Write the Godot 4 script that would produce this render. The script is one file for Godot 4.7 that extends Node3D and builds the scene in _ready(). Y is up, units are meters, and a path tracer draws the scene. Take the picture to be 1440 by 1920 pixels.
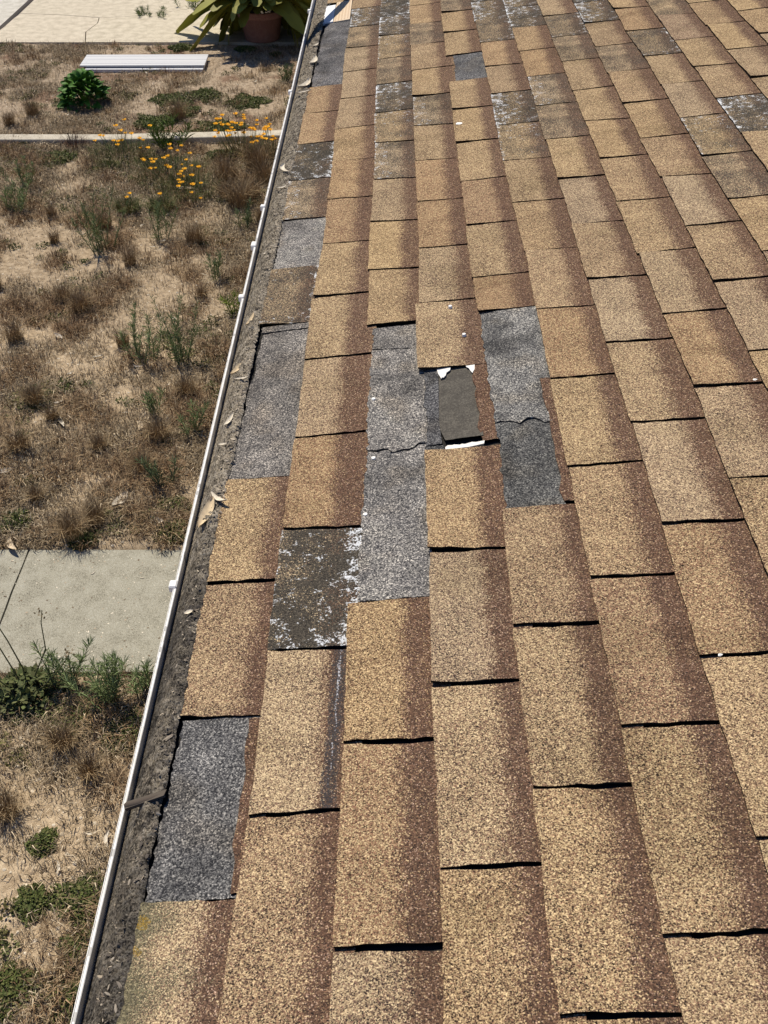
extends Node3D
# A weathered three-tab shingle roof seen along its eave, with the dry yard below.
# World: y up, ground at 0, eave of the roof at y = EAVE. The roof frame has x up the slope, y off the roof, z along the eave.

const EAVE := 2.45
const PITCH := 9.5
const EXPO := 0.13412          # exposure of one course
const TAB := 0.305             # width of one tab
const TAIL := 0.030            # how far a tab runs on under the next course
const DROP := 0.005            # fall of a tab's top face from its butt to the next course
const PHASE := [0.28, -0.346, -0.018, 0.3, 0.645, 0.94, 1.31, 1.615, 1.96, 2.325, 2.718, 3.078]
# measured slots: course, slot, offset of the lower and upper end along the eave (mm), offset of the butt (mm)
const SLOTS := [[1,0,9,8,6],[1,1,2,6,6],[1,2,0,12,1],[1,3,16,16,0],[1,4,12,12,0],[1,5,18,18,0],[1,6,17,26,9],[1,7,17,31,6],[1,8,29,31,9],[1,9,33,33,0],[1,10,24,27,7],[1,11,16,16,0],[1,12,15,15,0],[1,13,-3,9,3],[1,14,3,3,0],[2,-1,6,9,5],[2,0,-2,3,4],[2,1,7,7,0],[2,4,-6,-6,11],[2,5,12,27,8],[2,6,18,38,6],[2,7,20,41,8],[2,8,18,35,8],[2,9,37,37,0],[2,10,35,35,0],[2,11,23,23,0],[2,12,15,15,0],[3,-1,6,7,6],[3,0,1,3,0],[3,1,3,11,3],[3,4,22,22,0],[3,5,23,29,8],[3,6,25,36,5],[3,7,21,37,3],[3,8,20,39,3],[3,9,31,31,0],[3,10,30,30,0],[3,11,13,13,0],[3,12,17,17,0],[4,-1,3,7,1],[4,0,2,8,-1],[4,1,10,14,4],[4,4,32,32,0],[4,5,35,35,0],[4,6,36,36,0],[4,7,33,33,0],[4,8,31,31,0],[4,10,24,24,0],[4,11,24,24,0],[5,-2,8,8,-1],[5,-1,1,7,1],[5,0,3,9,0],[5,1,6,8,1],[5,2,9,14,2],[5,3,15,24,1],[5,4,22,30,4],[6,-1,3,3,0],[6,0,3,10,2],[6,1,6,14,3],[6,2,10,18,1],[6,3,20,30,0],[6,4,23,29,3],[6,5,26,30,2],[6,6,18,24,1],[6,7,18,23,3],[7,0,2,2,1],[7,1,7,15,4],[7,2,15,20,1],[7,3,22,22,0],[7,4,15,25,0],[7,5,21,26,-2],[7,6,8,28,-1],[7,7,24,24,0],[7,8,7,16,5],[7,9,15,17,1],[7,10,23,23,0],[8,1,12,12,3],[8,2,13,13,3],[8,3,19,22,1],[8,4,7,22,3],[8,5,19,23,-2],[8,6,19,20,-3],[8,7,4,12,-1],[8,8,15,15,0],[9,2,12,12,5],[9,3,14,14,1],[9,4,25,25,0],[9,5,21,22,2],[9,6,13,22,4],[9,7,15,22,6],[9,8,1,15,-5],[10,4,24,24,2],[10,5,28,29,-1],[10,6,17,28,-1],[10,7,14,22,-1],[10,8,2,17,-2]]

const COLS := 6
const ROWS := 6
const CW := 340
const CH := 170

var rng := RandomNumberGenerator.new()
var slot_at := {}
var used := {}
var cam: Camera3D
var M := {}
var n_fine := FastNoiseLite.new()
var n_mid := FastNoiseLite.new()
var n_big := FastNoiseLite.new()

# ------------------------------------------------------------------ helpers
func numbered(called: String) -> String:
	if not used.has(called):
		used[called] = 0
		return called
	used[called] += 1
	return "%s_%03d" % [called, used[called]]

func tag(o: Node, label: String, category := "", group := "", kind := "") -> Node:
	if label: o.set_meta("label", label)
	if category: o.set_meta("category", category)
	if group: o.set_meta("group", group)
	if kind: o.set_meta("kind", kind)
	return o

func base(called: String, at := Vector3.ZERO, turn := 0.0) -> Node3D:
	var o := Node3D.new()
	o.name = numbered(called)
	add_child(o)
	o.position = at
	o.rotation.y = turn
	return o

func put(mesh: Mesh, called: String, mat: Material, parent: Node = null) -> MeshInstance3D:
	var o := MeshInstance3D.new()
	o.mesh = mesh
	o.material_override = mat
	if parent == null:
		o.name = numbered(called)
		add_child(o)
	else:
		o.name = called
		parent.add_child(o, true)
	return o

func mb(faceted := false) -> SurfaceTool:
	var st := SurfaceTool.new()
	st.begin(Mesh.PRIMITIVE_TRIANGLES)
	st.set_smooth_group(-1 if faceted else 0)
	return st

func vtx(st: SurfaceTool, p: Vector3, uv: Vector2, c: Color) -> void:
	st.set_uv(uv)
	st.set_color(c)
	st.add_vertex(p)

# quad a b c d, clockwise seen from the front
func quad(st: SurfaceTool, a: Vector3, b: Vector3, c: Vector3, d: Vector3, col := Color.WHITE, ua := Vector2.ZERO, ub := Vector2(1, 0), uc := Vector2(1, 1), ud := Vector2(0, 1)) -> void:
	vtx(st, a, ua, col); vtx(st, b, ub, col); vtx(st, c, uc, col)
	vtx(st, a, ua, col); vtx(st, c, uc, col); vtx(st, d, ud, col)

func done(st: SurfaceTool) -> ArrayMesh:
	st.generate_normals()
	return st.commit()

func flat(st: SurfaceTool) -> ArrayMesh:
	st.generate_normals()
	return st.commit()

# chamfered box from a to b
func bbox(st: SurfaceTool, a: Vector3, b: Vector3, ch: float, col := Color.WHITE) -> void:
	var xs := [a.x, a.x + ch, b.x - ch, b.x]
	var ys := [a.y, a.y + ch, b.y - ch, b.y]
	var zs := [a.z, a.z + ch, b.z - ch, b.z]
	var p := func(i: int, j: int, k: int) -> Vector3: return Vector3(xs[i], ys[j], zs[k])
	st.set_smooth_group(-1)
	var f := func(q: Array) -> void:
		var o: Vector3 = (a + b) * 0.5
		var n: Vector3 = (q[1] - q[0]).cross(q[2] - q[0])
		var r: Array = q.duplicate()
		if n.dot((q[0] + q[1] + q[2]) / 3.0 - o) > 0: r.reverse()
		for i in range(1, r.size() - 1):
			for v in [r[0], r[i], r[i + 1]]:
				vtx(st, v, Vector2(v.x + v.y, v.z), col)
	f.call([p.call(1, 3, 1), p.call(2, 3, 1), p.call(2, 3, 2), p.call(1, 3, 2)])
	f.call([p.call(1, 0, 1), p.call(2, 0, 1), p.call(2, 0, 2), p.call(1, 0, 2)])
	for s in [0, 3]:
		f.call([p.call(s, 1, 1), p.call(s, 2, 1), p.call(s, 2, 2), p.call(s, 1, 2)])
		f.call([p.call(1, 1, s), p.call(2, 1, s), p.call(2, 2, s), p.call(1, 2, s)])
	for i in [0, 3]:
		var ii: int = 1 if i == 0 else 2
		for j in [0, 3]:
			var jj: int = 1 if j == 0 else 2
			f.call([p.call(i, jj, 1), p.call(i, jj, 2), p.call(ii, j, 2), p.call(ii, j, 1)])
			f.call([p.call(i, 1, jj), p.call(i, 2, jj), p.call(ii, 2, j), p.call(ii, 1, j)])
			f.call([p.call(1, i, jj), p.call(2, i, jj), p.call(2, ii, j), p.call(1, ii, j)])
			for k in [0, 3]:
				var kk: int = 1 if k == 0 else 2
				f.call([p.call(i, jj, kk), p.call(ii, j, kk), p.call(ii, jj, k)])

# tapered tube along a list of points
func tube(st: SurfaceTool, pts: Array, r0: float, r1: float, col: Color, sides := 5) -> void:
	var rings := []
	for i in pts.size():
		var d: Vector3 = (pts[min(i + 1, pts.size() - 1)] - pts[max(i - 1, 0)]).normalized()
		var u := d.cross(Vector3.RIGHT if absf(d.x) < 0.8 else Vector3.FORWARD).normalized()
		var v := d.cross(u)
		var r := lerpf(r0, r1, float(i) / (pts.size() - 1))
		var ring := []
		for s in sides:
			var a := TAU * s / sides
			ring.append(pts[i] + (u * cos(a) + v * sin(a)) * r)
		rings.append(ring)
	for i in pts.size() - 1:
		for s in sides:
			var t := (s + 1) % sides
			quad(st, rings[i][s], rings[i + 1][s], rings[i + 1][t], rings[i][t], col)

func mat(col: Color, rough := 0.9, tinted := false) -> StandardMaterial3D:
	var m := StandardMaterial3D.new()
	m.albedo_color = col.linear_to_srgb()
	m.roughness = rough
	m.metallic_specular = 0.3
	m.vertex_color_use_as_albedo = tinted
	m.cull_mode = BaseMaterial3D.CULL_DISABLED
	return m

func tex(img: Image) -> ImageTexture:
	img.generate_mipmaps()
	return ImageTexture.create_from_image(img)

# ------------------------------------------------------------------ textures
# One sheet of tab faces: every cell is the granule face of one tab. u runs along the eave, v from the butt up the slope.
func shingle_sheet() -> void:
	var W := 2048
	var H := 1024
	var d := PackedByteArray(); d.resize(W * H * 3); d.fill(60)
	var h := PackedByteArray(); h.resize(W * H); h.fill(128)
	var r := RandomNumberGenerator.new(); r.seed = 77
	for cell in COLS * ROWS:
		var cx := cell % COLS
		var cy := cell / COLS
		var kind := 0
		if cy == 3: kind = 1            # redder batch
		elif cy == 4: kind = 2          # weathered, granules gone dark
		elif cy == 5: kind = 3          # crusted with white lichen
		if cell == 34: kind = 4         # dirty tab by the gutter
		if cell == 35: kind = 5         # tab with a streak worn to the asphalt
		var gp := PackedFloat32Array(); gp.resize(256 * 128)
		var gq := PackedFloat32Array(); gq.resize(256 * 128)
		for i in 256 * 128:
			gp[i] = r.randf(); gq[i] = r.randf()
		var warm := r.randf_range(-1, 1)
		var pale := r.randf_range(-1, 1)
		var b0 := r.randf_range(0.56, 0.62)
		var bw := r.randf_range(0.06, 0.14)
		var off := r.randf() * 4000.0
		var redder := 0.22 if kind == 1 else r.randf_range(0.0, 0.08)
		var dark := 0.0
		if kind == 2: dark = r.randf_range(0.28, 0.5)
		if kind == 3: dark = 0.86 if cell == 30 else r.randf_range(0.62, 0.76)
		for j in CH:
			var v := float(j) / CH
			var row := (cy * CH + j) * W + cx * CW
			for i in CW:
				var u := float(i) / CW
				var wob := n_mid.get_noise_2d(i * 0.55 + off, j * 0.3)
				var soft := n_big.get_noise_2d(i * 0.9 + off, j * 0.9 + off)
				var inband := pow(smoothstep(b0 - 0.07 - bw, b0 + 0.02 + bw * 0.6, v + wob * 0.05 + soft * 0.03), 1.4)
				inband *= 1.0 - 0.4 * smoothstep(0.86, 0.98, v)
				var gi := (int(j * 0.80 + r.randf() * 0.8) * 283 + int(i * 0.80 + r.randf() * 0.8)) % 32768
				var pick := gp[gi]
				var g := gq[gi]
				var cr: float; var cg: float; var cb: float
				if gq[(gi + 7777) % 32768] < inband * 0.90:
					# mauve brown blend of the shadow band
					if pick < 0.50: cr = 97; cg = 75; cb = 61
					elif pick < 0.76: cr = 66; cg = 52; cb = 44
					elif pick < 0.90: cr = 126; cg = 101; cb = 82
					elif pick < 0.95: cr = 186; cg = 160; cb = 140
					else: cr = 36; cg = 31; cb = 31
				else:
					var p2 := pick + soft * 0.10 - pale * 0.035
					if p2 < 0.29: cr = 203; cg = 182; cb = 144
					elif p2 < 0.60: cr = 157; cg = 136; cb = 105
					elif p2 < 0.81: cr = 114; cg = 93; cb = 77
					elif p2 < 0.93: cr = 68; cg = 54; cb = 46
					else: cr = 38; cg = 32; cb = 29
					if gq[(gi + 999) % 32768] < redder:
						cr = 132; cg = 100; cb = 83
					cr += warm * 2; cb -= warm * 4
				if dark > 0.0 and gq[(gi + 5000) % 32768] < dark + soft * 0.35:
					var k := pick
					if k < 0.55: cr = 62; cg = 58; cb = 52
					elif k < 0.85: cr = 92; cg = 86; cb = 76
					else: cr = 36; cg = 34; cb = 33
				if kind == 3 or (kind == 2 and cell % 2 == 0):
					var cl := n_fine.get_noise_2d(i * 1.3 + off, j * 1.3) * 0.6 + n_mid.get_noise_2d(i * 1.2 + off, j * 1.2 + 300) * 0.75
					var lim := 0.40
					if cx % 3 == 0: lim -= 0.50 * smoothstep(0.66, 0.80, v + wob * 0.05) + 0.30 * smoothstep(0.05, 0.0, v) + 0.2 * smoothstep(0.22, 0.08, u)
					elif cx % 3 == 1: lim -= 0.55 * smoothstep(0.09, 0.0, v + wob * 0.03) + 0.3 * smoothstep(0.4, 0.9, u)
					else: lim -= 0.34 * smoothstep(0.55, 0.1, v) + 0.3 * smoothstep(0.05, 0.0, v)
					if kind == 2: lim += 0.22
					if cl > lim and gq[(gi + 2222) % 32768] < 0.22 + (cl - lim) * 1.5:
						cr = 200; cg = 204; cb = 208
				if kind == 4:
					var dirt := 1.15 - v * 1.9 + soft * 0.9 + wob * 0.3
					if r.randf() < dirt * 0.8:
						if pick < 0.5: cr = 104; cg = 98; cb = 76
						elif pick < 0.8: cr = 74; cg = 70; cb = 58
						else: cr = 138; cg = 130; cb = 104
					var q := Vector2(u - 0.90, (v - 0.10) * 0.6).length() - n_mid.get_noise_2d(i * 1.2, j * 1.2) * 0.05
					var q2 := Vector2(u - 0.77, (v - 0.05) * 0.6).length() - n_mid.get_noise_2d(i * 1.2, j * 1.2) * 0.04
					if (q < 0.040 or q2 < 0.02) and r.randf() < 0.5:
						cr = 138; cg = 112; cb = 50
				if kind == 5:
					var line: float = absf(v - 0.72 - wob * 0.03 - (u - 0.5) * 0.05)
					if line < 0.075 and gq[(gi + 4444) % 32768] < 0.85 - line * 6.0:
						cr = 62; cg = 58; cb = 58
					if line < 0.008 + soft * 0.02 and gp[(gi + 3333) % 32768] < 0.38:
						cr = 176; cg = 178; cb = 184
				var m := 0.84 + g * 0.32
				d[(row + i) * 3] = clampi(int(cr * m), 0, 255)
				d[(row + i) * 3 + 1] = clampi(int(cg * m), 0, 255)
				d[(row + i) * 3 + 2] = clampi(int(cb * m), 0, 255)
				h[row + i] = int(70 + g * 150)
	var m1 := mat(Color.WHITE, 0.95, true)
	m1.albedo_color = Color.WHITE
	m1.albedo_texture = tex(Image.create_from_data(W, H, false, Image.FORMAT_RGB8, d))
	m1.heightmap_enabled = true
	m1.heightmap_texture = tex(Image.create_from_data(W, H, false, Image.FORMAT_L8, h))
	m1.heightmap_scale = 0.06
	m1.metallic_specular = 0.25
	M.shingle = m1

# speckled sheet of W x H texels from a palette [[share, r, g, b], ...]
func speckle(W: int, H: int, palette: Array, seed_: int, mottle: float, freq: float, soft := 1.0, clump := 0.0) -> Array:
	var d := PackedByteArray(); d.resize(W * H * 3)
	var h := PackedByteArray(); h.resize(W * H)
	var r := RandomNumberGenerator.new(); r.seed = seed_
	var grid := PackedFloat32Array(); grid.resize(4096)
	for i in 4096: grid[i] = r.randf()
	var nn := FastNoiseLite.new(); nn.seed = seed_; nn.frequency = freq
	nn.fractal_octaves = 4
	for j in H:
		for i in W:
			# blend of four shifted looks so that the sheet tiles
			var fx := float(i) / W; var fy := float(j) / H
			var n0 := nn.get_noise_2d(i, j) * (1 - fx) + nn.get_noise_2d(i - W, j) * fx
			var n1 := nn.get_noise_2d(i, j - H) * (1 - fx) + nn.get_noise_2d(i - W, j - H) * fx
			var n := (n0 * (1 - fy) + n1 * fy) * mottle
			var rv := r.randf()
			if clump > 0.0: rv = grid[hash(int(j * clump + rv * 0.8) * 7919 + int(i * clump + r.randf() * 0.8)) % 4096]
			var p := clampf(rv * soft + (1 - soft) * 0.5 + n, 0.0, 0.9999)
			var acc := 0.0
			var c: Array = palette[-1]
			for q in palette:
				acc += q[0]
				if p < acc:
					c = q; break
			var g := r.randf()
			var m := 0.85 + 0.3 * g
			var o := (j * W + i) * 3
			d[o] = clampi(int(c[1] * m), 0, 255)
			d[o + 1] = clampi(int(c[2] * m), 0, 255)
			d[o + 2] = clampi(int(c[3] * m), 0, 255)
			h[j * W + i] = clampi(int(128 + n * 120 + (g - 0.5) * 110), 0, 255)
	return [tex(Image.create_from_data(W, H, false, Image.FORMAT_RGB8, d)), tex(Image.create_from_data(W, H, false, Image.FORMAT_L8, h))]

func textured(sheet: Array, relief: float, rough: float, tinted: bool, uvscale: Vector3, world := false) -> StandardMaterial3D:
	var m := mat(Color.WHITE, rough, tinted)
	m.albedo_color = Color.WHITE
	m.albedo_texture = sheet[0]
	if relief > 0:
		m.heightmap_enabled = true
		m.heightmap_texture = sheet[1]
		m.heightmap_scale = relief
	m.uv1_scale = uvscale
	if world:
		m.uv1_triplanar = true
		m.uv1_world_triplanar = true
	return m

func materials() -> void:
	shingle_sheet()
	print("shingle sheet ", Time.get_ticks_msec())
	M.grey = textured(speckle(1024, 512, [[0.24, 56, 56, 58], [0.28, 96, 94, 93], [0.24, 128, 126, 122], [0.16, 166, 162, 154], [0.08, 214, 208, 196]], 5, 0.16, 0.012, 1.0, 0.62), 0.06, 0.95, true, Vector3(1, 1, 1))
	M.felt = textured(speckle(512, 512, [[0.4, 72, 69, 64], [0.35, 84, 81, 75], [0.25, 100, 96, 88]], 9, 0.5, 0.02, 1.0, 0.4), 0.0, 0.95, false, Vector3(2.2, 2.2, 2.2), true)
	M.deck = mat(Color(0.022, 0.021, 0.02), 0.95)
	M.torn = mat(Color(0.80, 0.78, 0.72), 0.9)
	M.soil = textured(speckle(1024, 1024, [[0.10, 132, 124, 114], [0.22, 178, 170, 160], [0.3, 208, 202, 194], [0.26, 232, 227, 219], [0.12, 254, 250, 242]], 21, 0.6, 0.02), 0.5, 1.0, true, Vector3(0.75, 0.75, 0.75))
	M.concrete = textured(speckle(1024, 1024, [[0.04, 150, 146, 138], [0.12, 194, 190, 181], [0.30, 212, 208, 200], [0.32, 226, 222, 214], [0.16, 238, 234, 227], [0.06, 254, 252, 247]], 31, 0.42, 0.011, 1.0, 0.7), 0.14, 0.95, true, Vector3(0.6, 0.6, 0.6))
	M.paint = mat(Color(0.78, 0.78, 0.77), 0.45)
	M.painted = mat(Color.WHITE, 0.5, true)
	M.plant = mat(Color.WHITE, 0.75, true)
	M.plant.backlight_enabled = true
	M.plant.backlight = Color(0.35, 0.35, 0.3)
	M.gloss = mat(Color.WHITE, 0.58, true)
	M.gloss.backlight_enabled = true
	M.gloss.backlight = Color(0.22, 0.22, 0.2)
	M.gloss.metallic_specular = 0.3
	M.dry = mat(Color.WHITE, 0.9, true)
	M.debris = textured(speckle(512, 512, [[0.2, 90, 88, 86], [0.35, 168, 164, 158], [0.3, 222, 218, 210], [0.15, 255, 252, 246]], 41, 0.4, 0.03, 1.0, 0.75), 0.30, 1.0, true, Vector3(1.7, 1.7, 1.7))
	M.nail = mat(Color(0.84, 0.84, 0.80), 0.7)
	M.terracotta = textured(speckle(256, 256, [[0.3, 138, 98, 86], [0.5, 150, 108, 95], [0.2, 166, 128, 116]], 51, 0.8, 0.03), 0.02, 0.85, false, Vector3(2, 2, 2), true)
	M.stucco = textured(speckle(512, 512, [[0.3, 176, 178, 178], [0.5, 190, 191, 190], [0.2, 204, 204, 202]], 61, 0.7, 0.03), 0.25, 0.9, false, Vector3(1.5, 1.5, 1.5), true)
	print("materials ", Time.get_ticks_msec())

# ------------------------------------------------------------------ roof
func slot(c: int, k: int) -> Array:
	# position along the eave of the lower and the upper end of slot k of course c, and the butt's offset
	if slot_at.has(c * 1000 + k): return slot_at[c * 1000 + k]
	var ph: float = PHASE[c] if c < PHASE.size() else PHASE[11] + (c - 11) * 0.352
	var r := RandomNumberGenerator.new(); r.seed = c * 977 + k * 31 + 5
	var lo := 0.0; var hi := 0.0; var bu := 0.0
	var best := 99
	for s in SLOTS:
		if s[0] == c and absi(s[1] - k) < best:
			best = absi(s[1] - k); lo = s[2] * 0.001; hi = s[3] * 0.001; bu = s[4] * 0.001
	if best == 99: lo = 0.012 + r.randf_range(-0.004, 0.004); hi = lo + 0.006
	if best != 0:
		bu = r.randf_range(-0.001, 0.004)
		lo += r.randf_range(-0.003, 0.003); hi += r.randf_range(-0.003, 0.003)
	if c == 0: bu = 0.007 + r.randf_range(-0.003, 0.003)
	var z := -(k + ph) * TAB
	var out := [z + lo, z + hi, bu * 0.8]
	slot_at[c * 1000 + k] = out
	return out

func roof_top(c: int, x: float) -> float:
	return 0.010 - DROP * (x - c * EXPO) / EXPO

# one tab; a is its near slot, b its far slot; xa..xb its run up the slope measured from the course line
func tab_into(st: SurfaceTool, c: int, a: Array, b: Array, cell: int, seed_: int, tint: Color, opts := {}) -> void:
	var r := RandomNumberGenerator.new(); r.seed = seed_
	var gap := r.randf_range(0.0026, 0.0052)
	var nx := 8; var nz := 12
	var xa: float = opts.get("xa", 0.0); var xb: float = opts.get("xb", EXPO + TAIL)
	var rag: float = opts.get("rag", 0.0)
	var push: float = opts.get("push", 0.0)
	var thick := 0.0044
	var lift0: float = opts.get("lift0", r.randf_range(0, 0.0012)); var lift1: float = opts.get("lift1", r.randf_range(0, 0.0012))
	if not opts.has("lift0") and r.randf() < 0.24: lift0 += r.randf_range(0.002, 0.007)
	if not opts.has("lift1") and r.randf() < 0.20: lift1 += r.randf_range(0.002, 0.006)
	var nudge := r.randf_range(-0.0022, 0.0022)
	var skew := r.randf_range(-0.002, 0.002)
	var flip := r.randf() < 0.5
	if opts.has("flip"): flip = opts.flip
	var cu := float(cell % COLS) * CW / 2048.0
	var cv := float(cell / COLS) * CH / 1024.0
	var top := []; var uv := []
	for i in nx + 1:
		var fx := float(i) / nx
		var x := lerpf(xa, xb, fx)
		var rowp := []; var rowu := []
		var slotf := clampf(x / EXPO, 0, 1)
		var za := lerpf(a[0], a[1], slotf) - gap
		var zb := lerpf(b[0], b[1], slotf) + gap
		for j in nz + 1:
			var fz := float(j) / nz
			var z := lerpf(za, zb, fz)
			if j == 0 or j == nz: z += r.randf_range(-0.0019, 0.0019)
			var bx := lerpf(a[2], b[2], fz) + nudge + skew * (fz - 0.5) + push
			var px := c * EXPO + x + bx * (1.0 - fx)
			if i == 0: px += r.randf_range(-0.0014, 0.0014) + (r.randf_range(-rag, rag) if rag > 0 else 0.0)
			if i == nx and opts.has("ragtop"): px += r.randf_range(-0.006, 0.006)
			var y := 0.010 - DROP * (x + push) / EXPO
			var w := pow(1.0 - fx, 2.0)
			y += w * (lift0 * pow(1.0 - fz, 2.0) + lift1 * pow(fz, 2.0)) + w * 0.0012 * maxf(0, n_mid.get_noise_2d(z * 160, c * 70.0)) + float(opts.get("raise", 0.0)) * (1.0 - fx)
			rowp.append(Vector3(px, y, z))
			var fu := 1.0 - fz if flip else fz
			rowu.append(Vector2(cu + (2 + fu * (CW - 5)) / 2048.0, cv + (2 + clampf(x / (EXPO + TAIL), 0, 1) * (CH - 5)) / 1024.0))
		top.append(rowp); uv.append(rowu)
	var tone := func(p: Vector3) -> Color:
		var k: float = 1.0 + 0.06 * n_big.get_noise_2d(p.x * 110, p.z * 90) + 0.05 * n_mid.get_noise_2d(p.x * 130 + 50, p.z * 130)
		var stain: float = clampf(n_mid.get_noise_2d(p.x * 70 + 900, p.z * 150) * 1.8 - 0.6, 0, 0.14)
		k *= 1.0 - stain
		return Color(minf(tint.r * k, 1), minf(tint.g * k, 1), minf(tint.b * k * (1.0 - stain * 0.15), 1))
	st.set_smooth_group(0)
	for i in nx:
		for j in nz:
			var q := [top[i][j], top[i][j + 1], top[i + 1][j + 1], top[i + 1][j]]
			var qu := [uv[i][j], uv[i][j + 1], uv[i + 1][j + 1], uv[i + 1][j]]
			for n in [0, 1, 2, 0, 2, 3]: vtx(st, q[n], qu[n], tone.call(q[n]))
	st.set_smooth_group(-1)
	var edge := Color(0.09, 0.085, 0.085)
	var dn := Vector3(0, -thick, 0)
	for j in nz:
		quad(st, top[0][j] + dn, top[0][j + 1] + dn, top[0][j + 1], top[0][j], edge, uv[0][j], uv[0][j + 1], uv[0][j + 1], uv[0][j])
		quad(st, top[nx][j + 1] + dn, top[nx][j] + dn, top[nx][j], top[nx][j + 1], edge, uv[nx][j + 1], uv[nx][j], uv[nx][j], uv[nx][j + 1])
	for i in nx:
		quad(st, top[i + 1][0] + dn, top[i][0] + dn, top[i][0], top[i + 1][0], edge, uv[i][0], uv[i][0], uv[i][0], uv[i][0])
		quad(st, top[i][nz] + dn, top[i + 1][nz] + dn, top[i + 1][nz], top[i][nz], edge, uv[i][nz], uv[i][nz], uv[i][nz], uv[i][nz])

# piece of the grey underlayer, bounded by low and high edges (polylines of [z, x] from near to far, in the roof frame)
func grey_piece(low: Array, high: Array, tint: Color, seed_: int, bump := 0.0012, rough := 0, yoff := 0.0) -> ArrayMesh:
	var st := mb()
	var r := RandomNumberGenerator.new(); r.seed = seed_
	var nx := 12; var nz := 44
	var at := func(line: Array, f: float) -> Vector2:
		var t: float = f * (line.size() - 1)
		var i := mini(int(t), line.size() - 2)
		return Vector2(lerpf(line[i][0], line[i + 1][0], t - i), lerpf(line[i][1], line[i + 1][1], t - i))
	var top := []
	for i in nx + 1:
		var row := []
		for j in nz + 1:
			var f := float(j) / nz
			var p: Vector2 = at.call(low, f).lerp(at.call(high, f), float(i) / nx)
			var x := p.y; var z := p.x
			if i == 0: x += r.randf_range(-0.001, 0.001) + 0.006 * n_mid.get_noise_2d(z * 500, seed_ * 13.0) + 0.004 * n_fine.get_noise_2d(z * 500, seed_ * 5.0)
			if (j == nz and rough == 1) or (j == 0 and rough == 2): z += 0.030 * n_mid.get_noise_2d(x * 900, 31.0) + 0.008 * n_fine.get_noise_2d(x * 900, 3.0) - 0.006
			elif j == 0 or j == nz: z += r.randf_range(-0.0016, 0.0016)
			var lx: float = x - floorf(low[0][1] / EXPO) * EXPO
			var y := 0.0055 - (DROP * 0.80) * lx / EXPO + yoff
			y += bump * (n_mid.get_noise_2d(x * 300 + seed_ * 10, z * 300) + 0.4) + bump * 1.2 * n_big.get_noise_2d(x * 500, z * 260 + seed_)
			if rough == 2 and j < 3: y += 0.0032 * pow(1.0 - j / 3.0, 2.0) * (0.6 + n_mid.get_noise_2d(x * 600, 4.0))
			row.append(Vector3(x, maxf(y, 0.0008), z))
		top.append(row)
	var cc := func(v: Vector3) -> Color:
		var k: float = 1.0 + 0.42 * n_big.get_noise_2d(v.x * 500 + seed_ * 3, v.z * 420) + 0.22 * n_mid.get_noise_2d(v.x * 420, v.z * 420 + seed_) + 0.14 * n_fine.get_noise_2d(v.x * 420, v.z * 420)
		var worn: float = clampf(n_mid.get_noise_2d(v.x * 260 + 77, v.z * 200 + seed_ * 9) * 2.6 - 0.75, 0, 0.6)
		var dust: float = clampf(n_mid.get_noise_2d(v.x * 300 + 400, v.z * 300 + seed_) * 1.6 - 0.2, 0, 0.5)
		var cg := Color(tint.r * k, tint.g * k, tint.b * k).lerp(Color(0.16, 0.165, 0.18), worn)
		return cg.lerp(Color(cg.r * 1.04, cg.g * 0.95, cg.b * 0.82), dust)
	for i in nx:
		for j in nz:
			for v in [top[i][j], top[i][j + 1], top[i + 1][j + 1], top[i][j], top[i + 1][j + 1], top[i + 1][j]]:
				vtx(st, v, Vector2(v.z, v.x * 2.0), cc.call(v))
	st.set_smooth_group(-1)
	var dn := Vector3(0, -0.0034, 0)
	var edge := Color(0.34, 0.33, 0.33)
	for j in nz:
		quad(st, top[0][j] + dn, top[0][j + 1] + dn, top[0][j + 1], top[0][j], edge)
		quad(st, top[nx][j + 1] + dn, top[nx][j] + dn, top[nx][j], top[nx][j + 1], edge)
	for i in nx:
		quad(st, top[i + 1][0] + dn, top[i][0] + dn, top[i][0], top[i + 1][0], edge)
		quad(st, top[i][nz] + dn, top[i + 1][nz] + dn, top[i + 1][nz], top[i][nz], edge)
	return done(st)

func in_view(p: Vector3, margin: float) -> bool:
	var q := cam.global_transform.affine_inverse() * p
	if q.z > -0.2: return false
	var s := tan(deg_to_rad(cam.fov) * 0.5)
	return absf(q.x / -q.z) < s * 0.75 + margin and absf(q.y / -q.z) < s + margin

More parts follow.
